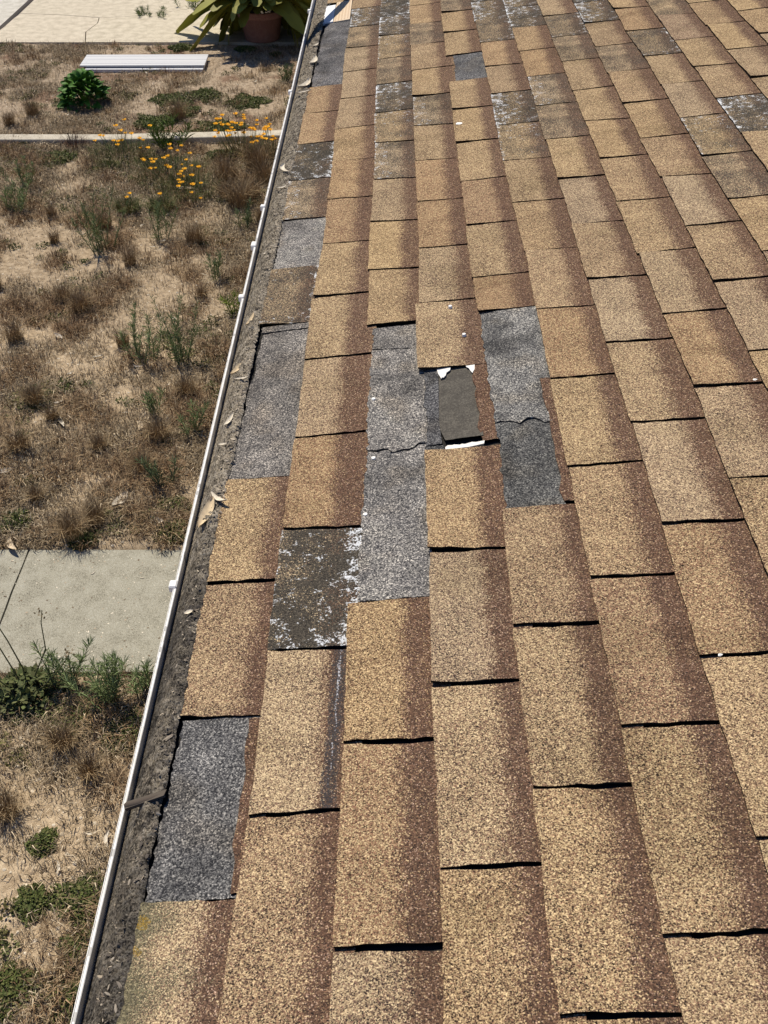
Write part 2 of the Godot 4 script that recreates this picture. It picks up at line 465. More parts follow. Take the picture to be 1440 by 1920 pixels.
func build_house() -> void:
	var house := base("house", Vector3(0, EAVE, 0))
	tag(house, "house with a worn brown three-tab shingle roof and white eave gutter", "house")
	# walls under the eaves
	var st := mb()
	bbox(st, Vector3(0.42, -EAVE - 0.3, -12.9), Vector3(4.3, -0.03, 2.2), 0.01)
	put(flat(st), "wall", M.stucco, house)
	# decking slab with felt: the roof's own mesh; the shingles are its children
	st = mb()
	bbox(st, Vector3(-0.012, -0.024, -13.2), Vector3(4.57, -0.004, 2.6), 0.001)
	var roof := put(flat(st), "roof", M.deck, house)
	roof.rotation.z = deg_to_rad(PITCH)
	st = mb()
	bbox(st, Vector3(0.012, -0.19, -13.2), Vector3(0.034, -0.03, 2.6), 0.002)
	put(flat(st), "fascia", M.paint, house)

	# tabs that are gone, and tabs with a face of their own
	var gone := {0: [-1, 2, 3, 5, 10, 11, 12, 13], 2: [1, 2, 3], 3: [2], 4: [1, 2, 3, 9]}
	var face := {0: {-2: 34, 4: 24, 6: 26, 7: 30, 8: 19, 9: 20}, 1: {1: 30, 0: 35, 12: 27, 13: 32}, 2: {7: 26, 8: 28, 9: 31, 10: 25, 11: 28, 12: 31, 13: 30, 14: 32},
		5: {7: 32, 6: 28, 11: 32, 12: 30, 10: 24}, 6: {7: 26, 10: 31, 11: 32, 6: 25}, 7: {8: 25, 9: 24, 12: 30}, 8: {9: 32, 7: 25, 10: 30}, 9: {4: 28, 7: 24, 3: 25}, 10: {4: 31, 8: 27}, 3: {11: 25, 8: 26}, 4: {12: 25}}
	var tints := [Color(1, 1, 1), Color(0.95, 0.945, 0.945), Color(1, 0.99, 0.975), Color(0.92, 0.905, 0.905), Color(0.97, 0.96, 0.94), Color(0.98, 0.96, 0.95)]
	var shown := 0
	var rest := mb()
	var rest_n := 0
	for c in 34:
		var k0 := -12; var k1 := 40
		for k in range(-14, 46):
			var a := slot(c, k); var b := slot(c, k + 1)
			if a[0] > 2.5 or b[0] < -13.0: continue
			if gone.has(c) and k in gone[c]: continue
			var mid := Vector3((c + 0.5) * EXPO, 0.008, (a[0] + b[0]) * 0.5)
			var wp := Vector3(0, EAVE, 0) + mid.rotated(Vector3.BACK, deg_to_rad(PITCH))
			var r := RandomNumberGenerator.new(); r.seed = c * 7919 + k * 104729 + 3
			var cell := r.randi_range(0, 17)
			if r.randf() < 0.22: cell = r.randi_range(18, 23)
			if r.randf() < 0.05 and k > 4: cell = r.randi_range(24, 29)
			var tint: Color = tints[r.randi_range(0, tints.size() - 1)]
			var o := {}
			if face.has(c) and face[c].has(k):
				cell = face[c][k]; o.flip = false; tint = Color.WHITE
			if c == 3 and k == 3: o.merge({"push": -0.010, "raise": 0.0026, "lift0": 0.004, "lift1": 0.002})
			if in_view(wp, 0.06) and shown < 300:
				var s1 := mb()
				tab_into(s1, c, a, b, cell, r.randi(), tint, o)
				var m := put(flat(s1), "shingle", M.shingle, roof)
				if cell in [30, 31, 32, 33]: tag(m, "dark shingle crusted with white lichen")
				elif cell == 34: tag(m, "dirty greenish shingle with yellow lichen spots")
				elif c == 3 and k == 3: tag(m, "loose tan shingle slid down with two nail heads")
				shown += 1
			else:
				tab_into(rest, c, a, b, cell, r.randi(), tint, o)
				rest_n += 1
	print("tabs shown ", shown, " rest ", rest_n)
	rest.generate_normals()
	var field := put(rest.commit(), "shingle_field", M.shingle, roof)
	tag(field, "", "", "", "stuff")

	grey_work(roof)
	gutter(house)

# exposed underlayer where tabs are missing, torn stubs, the hole, nails
func grey_work(roof: Node3D) -> void:
	var e := EXPO
	var zs := func(c: int, k: float) -> float:
		var i := floori(k)
		return lerpf((slot(c, i)[0] + slot(c, i)[1]) * 0.5, (slot(c, i + 1)[0] + slot(c, i + 1)[1]) * 0.5, k - i)
	var piece := func(low: Array, high: Array, tint: Color, s: int, bump := 0.0012, yoff := 0.0, rough := 0) -> void:
		put(grey_piece(low, high, tint, s, bump, rough, yoff), "exposed_underlayer", M.grey, roof)
	# course 0, by the gutter
	var z0: float = zs.call(0, -1.0); var z1: float = zs.call(0, 0.0)
	piece.call([[z0 + 0.001, 0.012], [z1 - 0.004, 0.014]], [[z0 + 0.001, e + 0.006], [z1 - 0.004, e + 0.006]], Color(0.62, 0.64, 0.68), 1, 0.0008)
	z0 = zs.call(0, 2.0)
	var z2: float = zs.call(0, 4.0)
	piece.call([[z0 - 0.002, 0.008], [z2 + 0.030, 0.018]], [[z0 - 0.002, e + 0.006], [z2 + 0.026, e + 0.006]], Color(0.72, 0.70, 0.69), 2, 0.0014)
	piece.call([[z2 + 0.026, 0.016], [z2 - 0.004, 0.016]], [[z2 + 0.022, e + 0.006], [z2 - 0.004, e + 0.006]], Color(0.66, 0.64, 0.63), 4, 0.0006, 0.0022)
	z0 = zs.call(0, 5.0); z1 = zs.call(0, 6.0)
	piece.call([[z0, 0.012], [z1 - 0.005, 0.008]], [[z0, e + 0.006], [z1 - 0.005, e + 0.006]], Color(0.88, 0.87, 0.88), 5, 0.001)
	z0 = zs.call(0, 10.0); z2 = zs.call(0, 13.1)
	piece.call([[z0, 0.012], [z2, 0.022]], [[z0, e + 0.006], [z2, e + 0.006]], Color(0.52, 0.53, 0.58), 6, 0.0014)
	# course 2: three tabs gone, the underlayer cracked across
	var x := 2 * e
	var za: float = zs.call(2, 1.0)
	piece.call([[za, x + 0.014], [-0.55, x + 0.016], [-0.716, x + 0.020]], [[za, x + e + 0.008], [-0.50, x + e + 0.008], [-0.716, x + e + 0.012]], Color(0.94, 0.94, 0.96), 11, 0.0016, 0.0, 1)
	piece.call([[-0.7175, x + 0.020], [-0.86, x + 0.018], [-1.112, x + 0.024]], [[-0.7175, x + e + 0.012], [-0.9, x + e + 0.008], [-1.0965, x + e + 0.008]], Color(0.95, 0.94, 0.94), 12, 0.0018, 0.0008, 2)
	piece.call([[-1.1145, x + 0.024], [-1.208, x + 0.022]], [[-1.0985, x + e + 0.006], [-1.208, x + e + 0.006]], Color(0.84, 0.83, 0.83), 13, 0.0008, 0.0014)
	# course 3: one tab gone; grey on its lower quarter, then the hole down to the felt
	x = 3 * e
	piece.call([[-0.712, x + 0.008], [-0.86, x + 0.006], [-1.02, x + 0.004]], [[-0.716, x + 0.037], [-0.80, x + 0.033], [-1.02, x + 0.038]], Color(0.44, 0.46, 0.51), 14, 0.0012)
	piece.call([[-0.690, x + 0.006], [-0.7105, x + 0.006]], [[-0.690, x + 0.044], [-0.7105, x + 0.040]], Color(0.38, 0.40, 0.43), 15, 0.0006)
	hole(roof)
	# course 4: two and a half tabs gone
	x = 4 * e
	za = zs.call(4, 1.0)
	piece.call([[za, x + 0.010], [-0.60, x + 0.012], [-0.75, x + 0.012]], [[za, x + e - 0.016], [-0.62, x + e - 0.012], [-0.75, x + e - 0.008]], Color(0.44, 0.46, 0.48), 16, 0.0016, 0.0, 1)
	var zt: float = zs.call(4, 3.42)
	piece.call([[-0.7505, x + 0.012], [-0.909, x + 0.009], [-1.10, x + 0.007], [zt - 0.004, x + 0.008]], [[-0.7505, x + e - 0.008], [-0.909, x + e + 0.003], [-1.10, x + e + 0.005], [zt - 0.004, x + e + 0.005]], Color(0.78, 0.80, 0.82), 18, 0.0030, 0.0003, 2)
	# the far half of the torn tab
	var torn := mb()
	tab_into(torn, 4, [zt, zt, 0.002], slot(4, 4), 20, 991, Color(0.95, 0.93, 0.92), {"flip": false})
	put(flat(torn), "shingle", M.shingle, roof)
	# torn stubs left under the next course
	var stubs := [[4, za, -0.905, 0.114, 3], [3, -0.705, -1.0, 0.114, 21], [0, zs.call(0, -1.0), zs.call(0, 0.0), 0.123, 4]]
	for s in stubs:
		var t := mb()
		tab_into(t, s[0], [s[1], s[1], 0.0], [s[2], s[2], 0.0], s[4], 300 + s[0], Color(0.94, 0.92, 0.92), {"xa": s[3], "rag": 0.004, "lift0": 0.0, "lift1": 0.0})
		put(flat(t), "torn_stub", M.shingle, roof)
	# course 4 far up: one tab gone
	piece.call([[zs.call(4, 9.0), 4 * e + 0.026], [zs.call(4, 10.0), 4 * e + 0.026]], [[zs.call(4, 9.0), 5 * e + 0.006], [zs.call(4, 10.0), 5 * e + 0.006]], Color(0.52, 0.54, 0.59), 19)
	# nail heads
	for p in [[0.477, -1.251, 0.0135], [0.503, -1.114, 0.0125], [0.547, -0.925, 0.0062], [0.658, -0.777, 0.0035], [0.298, -0.906, 0.0070], [0.290, -0.522, 0.0062], [0.302, -0.694, 0.0066]]:
		var sn := mb(true)
		var rr := 0.0052
		for i in 10:
			var a0 := TAU * i / 10; var a1 := TAU * (i + 1) / 10
			var d0 := Vector3(cos(a0), 0, -sin(a0)); var d1 := Vector3(cos(a1), 0, -sin(a1))
			vtx(sn, Vector3(0, 0.0016, 0), Vector2.ZERO, Color.WHITE); vtx(sn, d1 * rr * 0.8 + Vector3.UP * 0.0014, Vector2.ZERO, Color.WHITE); vtx(sn, d0 * rr * 0.8 + Vector3.UP * 0.0014, Vector2.ZERO, Color.WHITE)
			quad(sn, d0 * rr * 0.8 + Vector3.UP * 0.0014, d1 * rr * 0.8 + Vector3.UP * 0.0014, d1 * rr - Vector3.UP * 0.004, d0 * rr - Vector3.UP * 0.004)
		var o := put(done(sn), "roofing_nail", M.nail, roof)
		o.position = Vector3(p[0], p[2], p[1])

func hole(roof: Node3D) -> void:
	# felt lying in the hole, its near edge lifted
	var x := 3 * EXPO
	var st := mb()
	var low := [[-0.722, x + 0.044], [-0.78, x + 0.031], [-0.88, x + 0.031], [-1.00, x + 0.036]]
	var high := [[-0.722, x + 0.120], [-0.80, x + 0.118], [-0.90, x + 0.116], [-1.00, x + 0.116]]
	var nx := 6; var nz := 18
	var g := []
	for i in nx + 1:
		var row := []
		for j in nz + 1:
			var t := float(j) / nz * 3.0
			var q := mini(int(t), 2)
			var a := Vector2(lerpf(low[q][0], low[q + 1][0], t - q), lerpf(low[q][1], low[q + 1][1], t - q))
			var b := Vector2(lerpf(high[q][0], high[q + 1][0], t - q), lerpf(high[q][1], high[q + 1][1], t - q))
			var p := a.lerp(b, float(i) / nx)
			if j == 0: p.x += 0.002 * n_mid.get_noise_2d(i * 40, 7)
			var f := float(j) / nz
			var y := 0.0012 + 0.0012 * n_mid.get_noise_2d(p.x * 260, p.y * 260) + 0.0058 * pow(1.0 - f, 6.0)
			row.append(Vector3(p.y, y + 0.001, p.x))
		g.append(row)
	for i in nx:
		for j in nz:
			quad(st, g[i][j], g[i][j + 1], g[i + 1][j + 1], g[i + 1][j])
	put(done(st), "exposed_felt", M.felt, roof)
	# pale torn layers round the hole, in the sun
	var flap := func(poly: Array, y0: float, y1: float) -> void:
		var s := mb(true)
		var c := Vector3.ZERO
		for p in poly: c += Vector3(p[1], 0, p[0])
		c /= poly.size()
		for i in poly.size():
			var p: Array = poly[i]; var q: Array = poly[(i + 1) % poly.size()]
			var va := Vector3(p[1], lerpf(y0, y1, float(i) / poly.size()), p[0]); var vb := Vector3(q[1], lerpf(y0, y1, float((i + 1) % poly.size()) / poly.size()), q[0])
			vtx(s, Vector3(c.x, (y0 + y1) * 0.5, c.z), Vector2.ZERO, Color.WHITE); vtx(s, va, Vector2.ZERO, Color.WHITE); vtx(s, vb, Vector2.ZERO, Color.WHITE)
			quad(s, va, va - Vector3.UP * 0.0016, vb - Vector3.UP * 0.0016, vb)
		put(flat(s), "torn_mat", M.torn, roof)
	flap.call([[-0.690, x + 0.043], [-0.698, x + 0.043], [-0.703, x + 0.048], [-0.699, x + 0.054], [-0.703, x + 0.060], [-0.697, x + 0.066], [-0.702, x + 0.076], [-0.699, x + 0.085], [-0.704, x + 0.096], [-0.701, x + 0.106], [-0.704, x + 0.121], [-0.694, x + 0.119], [-0.689, x + 0.09]], 0.0082, 0.0084)
	flap.call([[-0.985, x + 0.035], [-0.970, x + 0.037], [-0.961, x + 0.040], [-0.950, x + 0.0425], [-0.955, x + 0.045], [-0.953, x + 0.0475], [-0.961, x + 0.053], [-0.972, x + 0.055], [-0.980, x + 0.063], [-1.0, x + 0.066], [-1.0, x + 0.034]], 0.0075, 0.0068)
	flap.call([[-1.0, x + 0.096], [-0.984, x + 0.099], [-0.978, x + 0.104], [-0.966, x + 0.107], [-0.957, x + 0.111], [-0.963, x + 0.1125], [-0.971, x + 0.116], [-1.0, x + 0.118]], 0.0068, 0.0066)

func gutter(house: Node3D) -> void:
	# K-style front: rolled lip, inner face, shelf, and the bottom; it climbs a little towards the far end
	var lipy := func(z: float) -> float: return -0.040 - 0.0130 * z + 0.002 * n_big.get_noise_2d(z * 40, 3)
	var prof := [[-0.0642, -0.012], [-0.0646, -0.001], [-0.0640, 0.0010], [-0.0631, 0.0010], [-0.0629, -0.0014], [-0.0624, -0.0014], [-0.0622, 0.0010], [-0.0594, 0.0010], [-0.0584, 0.0], [-0.0584, -0.033], [-0.0560, -0.0338], [-0.0556, -0.037], [-0.0556, -0.070], [0.010, -0.070], [0.010, -0.073], [-0.0580, -0.073], [-0.0580, -0.040], [-0.0610, -0.038], [-0.0610, -0.012]]
	var st := mb()
	st.set_smooth_group(-1)
	var nz := 1300
	for i in nz:
		var za := 2.6 - 15.8 * i / nz; var zb := 2.6 - 15.8 * (i + 1) / nz
		for k in prof.size():
			var p: Array = prof[k]; var q: Array = prof[(k + 1) % prof.size()]
			var ya: float = lipy.call(za); var yb: float = lipy.call(zb)
			var col := Color(0.80, 0.80, 0.79)
			if k in [9, 10]: col = Color(0.62, 0.57, 0.46)
			var spot := n_fine.get_noise_2d(za * 260, k * 30.0) + 0.5 * n_mid.get_noise_2d(za * 200, k * 9.0)
			if spot > 0.42: col = col * 0.55
			elif spot < -0.25: col = Color(col.r * 0.86, col.g * 0.85, col.b * 0.82)
			quad(st, Vector3(p[0], ya + p[1], za), Vector3(p[0], yb + p[1], zb), Vector3(q[0], yb + q[1], zb), Vector3(q[0], ya + q[1], za), col)
	var g := put(flat(st), "gutter", M.painted, house)
	for b in [[-0.422, 1.0], [-1.502, 0.9], [-1.806, 1.5], [-2.065, 0.9], [-3.103, 1.0], [-4.205, 1.0]]:
		st = mb()
		var y: float = lipy.call(b[0])
		bbox(st, Vector3(-0.0730, y - 0.012, b[0] - 0.010 * b[1]), Vector3(-0.0580, y + 0.0046, b[0] + 0.010 * b[1]), 0.0024, Color(0.80, 0.80, 0.79))
		bbox(st, Vector3(-0.0575, y - 0.040, b[0] - 0.003), Vector3(0.010, y - 0.037, b[0] + 0.003), 0.0008, Color(0.5, 0.49, 0.46))
		put(flat(st), "hanger_clip", M.painted, g)

# ------------------------------------------------------------------ debris and leaves on the roof
func gutter_debris() -> void:
	var st := mb()
	var nz := 2100; var nx := 18
	var pts := []
	var cols := []
	for j in nz + 1:
		var z := 0.75 - 5.45 * j / nz
		var row := []; var rc := []
		var lip := EAVE - 0.040 - 0.0130 * z
		for i in nx + 1:
			var f := float(i) / nx
			var reach := 0.008 + 0.006 * n_mid.get_noise_2d(z * 90, 5) + 0.004 * n_fine.get_noise_2d(z * 300, 9)
			if z > -0.15: reach += 0.002 * smoothstep(-0.15, 0.3, z)
			var x := lerpf(-0.0565, reach, f)
			var roofy := EAVE + (maxf(x, 0.0)) * tan(deg_to_rad(PITCH)) + 0.0125
			var y0 := lip - 0.036
			var y := lerpf(y0, roofy + 0.001, smoothstep(-0.25, 0.75, f) * 1.0)
			y = maxf(y, y0)
			if f < 1.0:
				y += (0.008 * n_mid.get_noise_2d(x * 1900, z * 1500) + 0.010 * absf(n_fine.get_noise_2d(x * 800, z * 800)) + 0.0045 * n_fine.get_noise_2d(x * 2600, z * 2600 + 77) - 0.003) * (1.0 - pow(f, 6.0)) * smoothstep(0.0, 0.22, f)
			if f == 1.0: y = roofy - 0.004
			row.append(Vector3(x, y, z))
			var dark := clampf(0.5 + 0.7 * n_mid.get_noise_2d(z * 60 + 11, x * 500) + 0.6 * n_fine.get_noise_2d(z * 400, x * 400), 0, 1)
			var near := smoothstep(-0.75, -0.25, z + 0.3 * n_mid.get_noise_2d(z * 60, x * 200))
			var tan_ := Color(0.45, 0.41, 0.345)
			var brown := Color(0.29, 0.265, 0.225)
			var black := Color(0.125, 0.116, 0.105)
			rc.append(tan_.lerp(brown, clampf(dark * 0.75 + near * 0.3, 0, 1)).lerp(black, near * clampf(dark + 0.25, 0, 1)))
		pts.append(row); cols.append(rc)
	for j in nz:
		for i in nx:
			for q in [[j, i], [j + 1, i], [j + 1, i + 1], [j, i], [j + 1, i + 1], [j, i + 1]]:
				var v: Vector3 = pts[q[0]][q[1]]
				vtx(st, v, Vector2(v.z, v.x), cols[q[0]][q[1]])
	st.generate_normals()
	tag(put(st.commit(), "gutter_debris", M.debris), "dark soil and dust heaped in the gutter along the roof edge", "debris", "", "stuff")
	# crumbs of litter on it
	var mesh := chip_mesh(4)
	var mm := MultiMesh.new()
	mm.transform_format = MultiMesh.TRANSFORM_3D
	mm.use_colors = true
	mm.mesh = mesh
	mm.instance_count = 5200
	for i in 5200:
		var z := rng.randf_range(0.6, -4.6)
		var f := rng.randf()
		var x := lerpf(-0.050, 0.008, f)
		var lip := EAVE - 0.040 - 0.0130 * z
		var y := lerpf(lip - 0.034, EAVE + 0.0138, smoothstep(-0.25, 0.75, f)) + 0.001
		var s := rng.randf_range(0.0006, 0.0019)
		if rng.randf() < 0.08: s *= 1.7
		mm.set_instance_transform(i, Transform3D(Basis.from_euler(Vector3(rng.randf_range(-0.7, 0.7), rng.randf() * TAU, rng.randf_range(-0.7, 0.7))).scaled_local(Vector3(s, s * 0.6, s * rng.randf_range(0.8, 4.0))), Vector3(x, y, z)))
		var t := rng.randf()
		var c := Color(0.16, 0.13, 0.10).lerp(Color(0.52, 0.45, 0.35), t)
		if z > -0.6 and rng.randf() < 0.7: c = Color(0.09, 0.078, 0.066)
		mm.set_instance_color(i, c)
	var o := MultiMeshInstance3D.new()
	o.multimesh = mm
	o.material_override = M.dry
	o.name = "leaf_litter"
	add_child(o)
	tag(o, "crumbs of bark and leaf litter lying on the gutter soil", "litter", "", "stuff")

func chip_mesh(seed_: int) -> ArrayMesh:
	var r := RandomNumberGenerator.new(); r.seed = seed_
	var st := mb(true)
	var ring := []
	for i in 7:
		var a := TAU * i / 7
		ring.append(Vector3(cos(a) * r.randf_range(0.6, 1.1), r.randf_range(-0.15, 0.2), -sin(a) * r.randf_range(0.6, 1.1)))
	for i in 7:
		vtx(st, Vector3(0, 0.35, 0), Vector2.ZERO, Color.WHITE); vtx(st, ring[(i + 1) % 7], Vector2.ZERO, Color.WHITE); vtx(st, ring[i], Vector2.ZERO, Color.WHITE)
		vtx(st, Vector3(0, -0.3, 0), Vector2.ZERO, Color.WHITE); vtx(st, ring[i], Vector2.ZERO, Color.WHITE); vtx(st, ring[(i + 1) % 7], Vector2.ZERO, Color.WHITE)
	return flat(st)

# curled dry leaf: a blade bent along its length and cupped; length 1, lies along x
func leaf_mesh(curl: float, bow: float, width: float, col: Color, seed_: int) -> ArrayMesh:
	var r := RandomNumberGenerator.new(); r.seed = seed_
	var st := mb()
	var n := 10
	var rows := []
	for i in n + 1:
		var t := float(i) / n
		var w := width * pow(sin(PI * clampf(t * 0.93 + 0.035, 0, 1)), 0.75)
		var x := t - 0.5
		var z := bow * (0.25 - x * x) * 4.0
		var y := curl * 0.45 * x * x * 4.0 + 0.02
		var row := []
		for s in [-1.0, -0.4, 0.3, 1.0]:
			row.append(Vector3(x, y + width * 0.30 * s * s + r.randf_range(-0.01, 0.01), z + s * w * 0.5))
		rows.append(row)
	for i in n:
		for k in 3:
			var cc := col * r.randf_range(0.86, 1.08)
			quad(st, rows[i][k], rows[i + 1][k], rows[i + 1][k + 1], rows[i][k + 1], cc)
			quad(st, rows[i][k + 1] - Vector3(0, 0.016, 0), rows[i + 1][k + 1] - Vector3(0, 0.016, 0), rows[i + 1][k] - Vector3(0, 0.016, 0), rows[i][k] - Vector3(0, 0.016, 0), cc)
	return done(st)

func roof_litter() -> void:
	var pale := Color(0.62, 0.50, 0.33)
	var spots := [
		# x, z, y above the eave line, length, turn, width, curl, bow, label
		[-0.022, -0.575, -0.010, 0.085, 1.35, 0.26, 0.10, 0.03, "large tan dry leaf lying lengthwise in the gutter"],
		[0.000, -0.610, 0.012, 0.052, -0.75, 0.20, 0.30, 0.08, "curled pale leaf strip crossing the large tan leaf in the gutter"],
		[-0.028, -1.110, -0.008, 0.060, 1.15, 0.24, 0.12, 0.05, "small tan dry leaf in the gutter beside the long grey patch"],
		[-0.008, -1.045, -0.002, 0.040, 0.10, 0.18, 0.16, 0.02, "pale rolled leaf lying across the gutter soil by the grey patch"],
		[-0.018, -0.885, 0.002, 0.045, 1.2, 0.22, 0.18, 0.04, "short cream leaf on the gutter soil above the first full brown shingle"],
		[-0.020, -0.800, 0.000, 0.022, 0.0, 0.35, 0.10, 0.0, "tiny pale chip on the gutter soil"],
		[-0.005, -2.290, 0.004, 0.090, 1.9, 0.24, 0.10, -0.30, "white crescent-shaped leaf by the gutter"],
		[-0.020, -1.700, 0.000, 0.035, 0.9, 0.30, 0.10, 0.1, "small cream leaf beside the gutter's double clip"],
		[-0.022, -1.330, -0.006, 0.055, 1.3, 0.18, 0.15, 0.05, "narrow tan leaf at the foot of the gutter lip"],
		[-0.015, -3.130, 0.006, 0.110, 1.0, 0.34, 0.18, 0.14, "broad white curled leaf by the far gutter clip"],
		[-0.008, -3.040, 0.004, 0.080, 0.2, 0.20, 0.12, 0.05, "thin tan leaf heap below the broad white leaf"],
		[0.000, -3.420, 0.010, 0.100, 1.3, 0.32, 0.16, 0.12, "pale forked leaf beside the far grey underlayer"],
		[-0.004, -3.650, 0.010, 0.060, 0.8, 0.26, 0.16, 0.12, "small pale leaf near the missing far shingles"],
		[-0.012, -2.140, 0.002, 0.050, 0.3, 0.22, 0.14, 0.10, "small white leaf on the gutter between two clips"],
		[-0.012, -0.300, 0.000, 0.018, 0.4, 0.5, 0.10, 0.0, "white crumb on the dark gutter soil by the near clip"]]
	var i := 0
	for s in spots:
		var col := pale
		if "white" in s[8] or "cream" in s[8] or "pale" in s[8]: col = Color(0.72, 0.65, 0.52)
		var m := leaf_mesh(s[6], s[7], s[5], col, 100 + i)
		var o := put(m, "dry_leaf", M.dry)
		o.position = Vector3(s[0], EAVE + 0.016 + (s[0] + 0.012 if s[0] < -0.012 else 0.0) * 0.9, s[1])
		o.rotation = Vector3(0.0, s[4], 0.14)
		o.scale = Vector3.ONE * s[3] * (0.72 if s[1] < -1.5 else 0.95)
		tag(o, s[8], "leaf", "dry leaves caught in the gutter")
		i += 1
	# dark bark sliver propped on the gutter by the near grey patch
	var st := mb()
	var pts := [Vector3(-0.030, 0.000, 0.004), Vector3(-0.010, 0.006, 0.001), Vector3(0.008, 0.010, -0.003), Vector3(0.026, 0.013, -0.009)]
	tube(st, pts, 0.006, 0.004, Color(0.085, 0.07, 0.058), 6)
	quad(st, pts[0] + Vector3(0, 0.004, 0.006), pts[3] + Vector3(0, 0.006, 0.006), pts[3] + Vector3(0.002, 0.004, -0.006), pts[0] + Vector3(0, 0.004, -0.006), Color(0.10, 0.085, 0.07))
	var b := put(flat(st), "bark_sliver", M.dry)
	b.position = Vector3(-0.015, EAVE + 0.004, 0.077)
	tag(b, "dark sliver of bark across the gutter beside the near grey patch", "bark")
	# droppings and chips
	for s in [[0.554, -2.468, 0.030, "white flake on the fourth shingle row far up the roof"], [1.061, -0.788, 0.010, "white pebble lodged in a shingle slot at the right"], [0.832, -0.092, 0.008, "small pale pebble in a shingle slot at the lower right"]]:
		var c := put(chip_mesh(9), "pale_chip", M.nail)
		var rp := Vector3(s[0], 0.0125, s[1]).rotated(Vector3.BACK, deg_to_rad(PITCH))
		c.position = rp + Vector3(0, EAVE - 0.0015, 0)
		c.scale = Vector3(s[2], 0.006, s[2] * 0.7) * 0.6
		c.rotation.y = 0.4
		tag(c, s[3], "chip")
	# far corner: bare boards and a curled strip of felt where the shingles are gone
	var rp := func(x: float, y: float, z: float) -> Vector3: return Vector3(x, y, z).rotated(Vector3.BACK, deg_to_rad(PITCH)) + Vector3(0, EAVE, 0)
	var house := get_node("house/roof")
	st = mb()
	bbox(st, Vector3(0.006, -0.002, -4.30), Vector3(0.055, 0.010, -4.01), 0.001, Color(0.82, 0.84, 0.86))
	put(flat(st), "white_board", M.painted, house)
	st = mb()
	bbox(st, Vector3(0.057, -0.002, -4.34), Vector3(0.132, 0.009, -4.005), 0.001, Color(0.66, 0.53, 0.38))
	for i2 in 5:
		bbox(st, Vector3(0.062 + i2 * 0.014, 0.0085, -4.33), Vector3(0.068 + i2 * 0.014, 0.0098, -4.01 + i2 * -0.004), 0.0005, Color(0.58, 0.44, 0.30))
	put(flat(st), "bare_wood", M.painted, house)
	st = mb()
	var a := []
	for k in 13:
		var t := float(k) / 12
		a.append(Vector3(lerpf(-0.055, 0.11, t), 0.028 + 0.035 * sin(t * PI) + 0.012 * sin(t * 9), lerpf(-3.78, -4.40, t)))
	for k in 12:
		var w := Vector3(0.006, 0.012, 0.055)
		quad(st, a[k] - w, a[k + 1] - w, a[k + 1] + w, a[k] + w, Color(0.16, 0.155, 0.15))
	put(done(st), "curled_felt", M.painted, house)

# ------------------------------------------------------------------ yard
func ground_h(x: float, z: float) -> float:
	var y := 0.020 * n_big.get_noise_2d(x * 30, z * 30) + 0.012 * n_mid.get_noise_2d(x * 40, z * 40)
	var wide := maxf(absf(x + 2.5) - 6.0, 0.0) + maxf(absf(z + 6) - 10.0, 0.0)
	y = y * exp(-wide * 0.3) + 0.006
	# level under the walk and the patio
	var wz := z + 0.05 * n_mid.get_noise_2d(x * 70, 5) + 0.03 * n_fine.get_noise_2d(x * 60, 8)
	var w := smoothstep(0.05, 0.0, maxf(-3.19 - wz, wz + 2.36))
	y = lerpf(y, -0.03, w)
	var p := smoothstep(-12.60, -12.67, z + 0.03 * n_mid.get_noise_2d(x * 70, 55))
	y = lerpf(y, -0.03, p)
	return y

func thatch(x: float, z: float) -> float:
	# how much dry growth covers the soil
	var t := 0.5 + 0.75 * n_big.get_noise_2d(x * 55 + 300, z * 40) + 0.5 * n_mid.get_noise_2d(x * 60, z * 60 + 90)
	if z > -2.2: t -= 0.25
	if z < -9.5: t -= 0.30
	t -= 0.30 * smoothstep(-1.6, -2.1, x) * smoothstep(-6.3, -5.2, z) * smoothstep(-3.3, -3.9, z)
	return clampf(t, 0, 1)

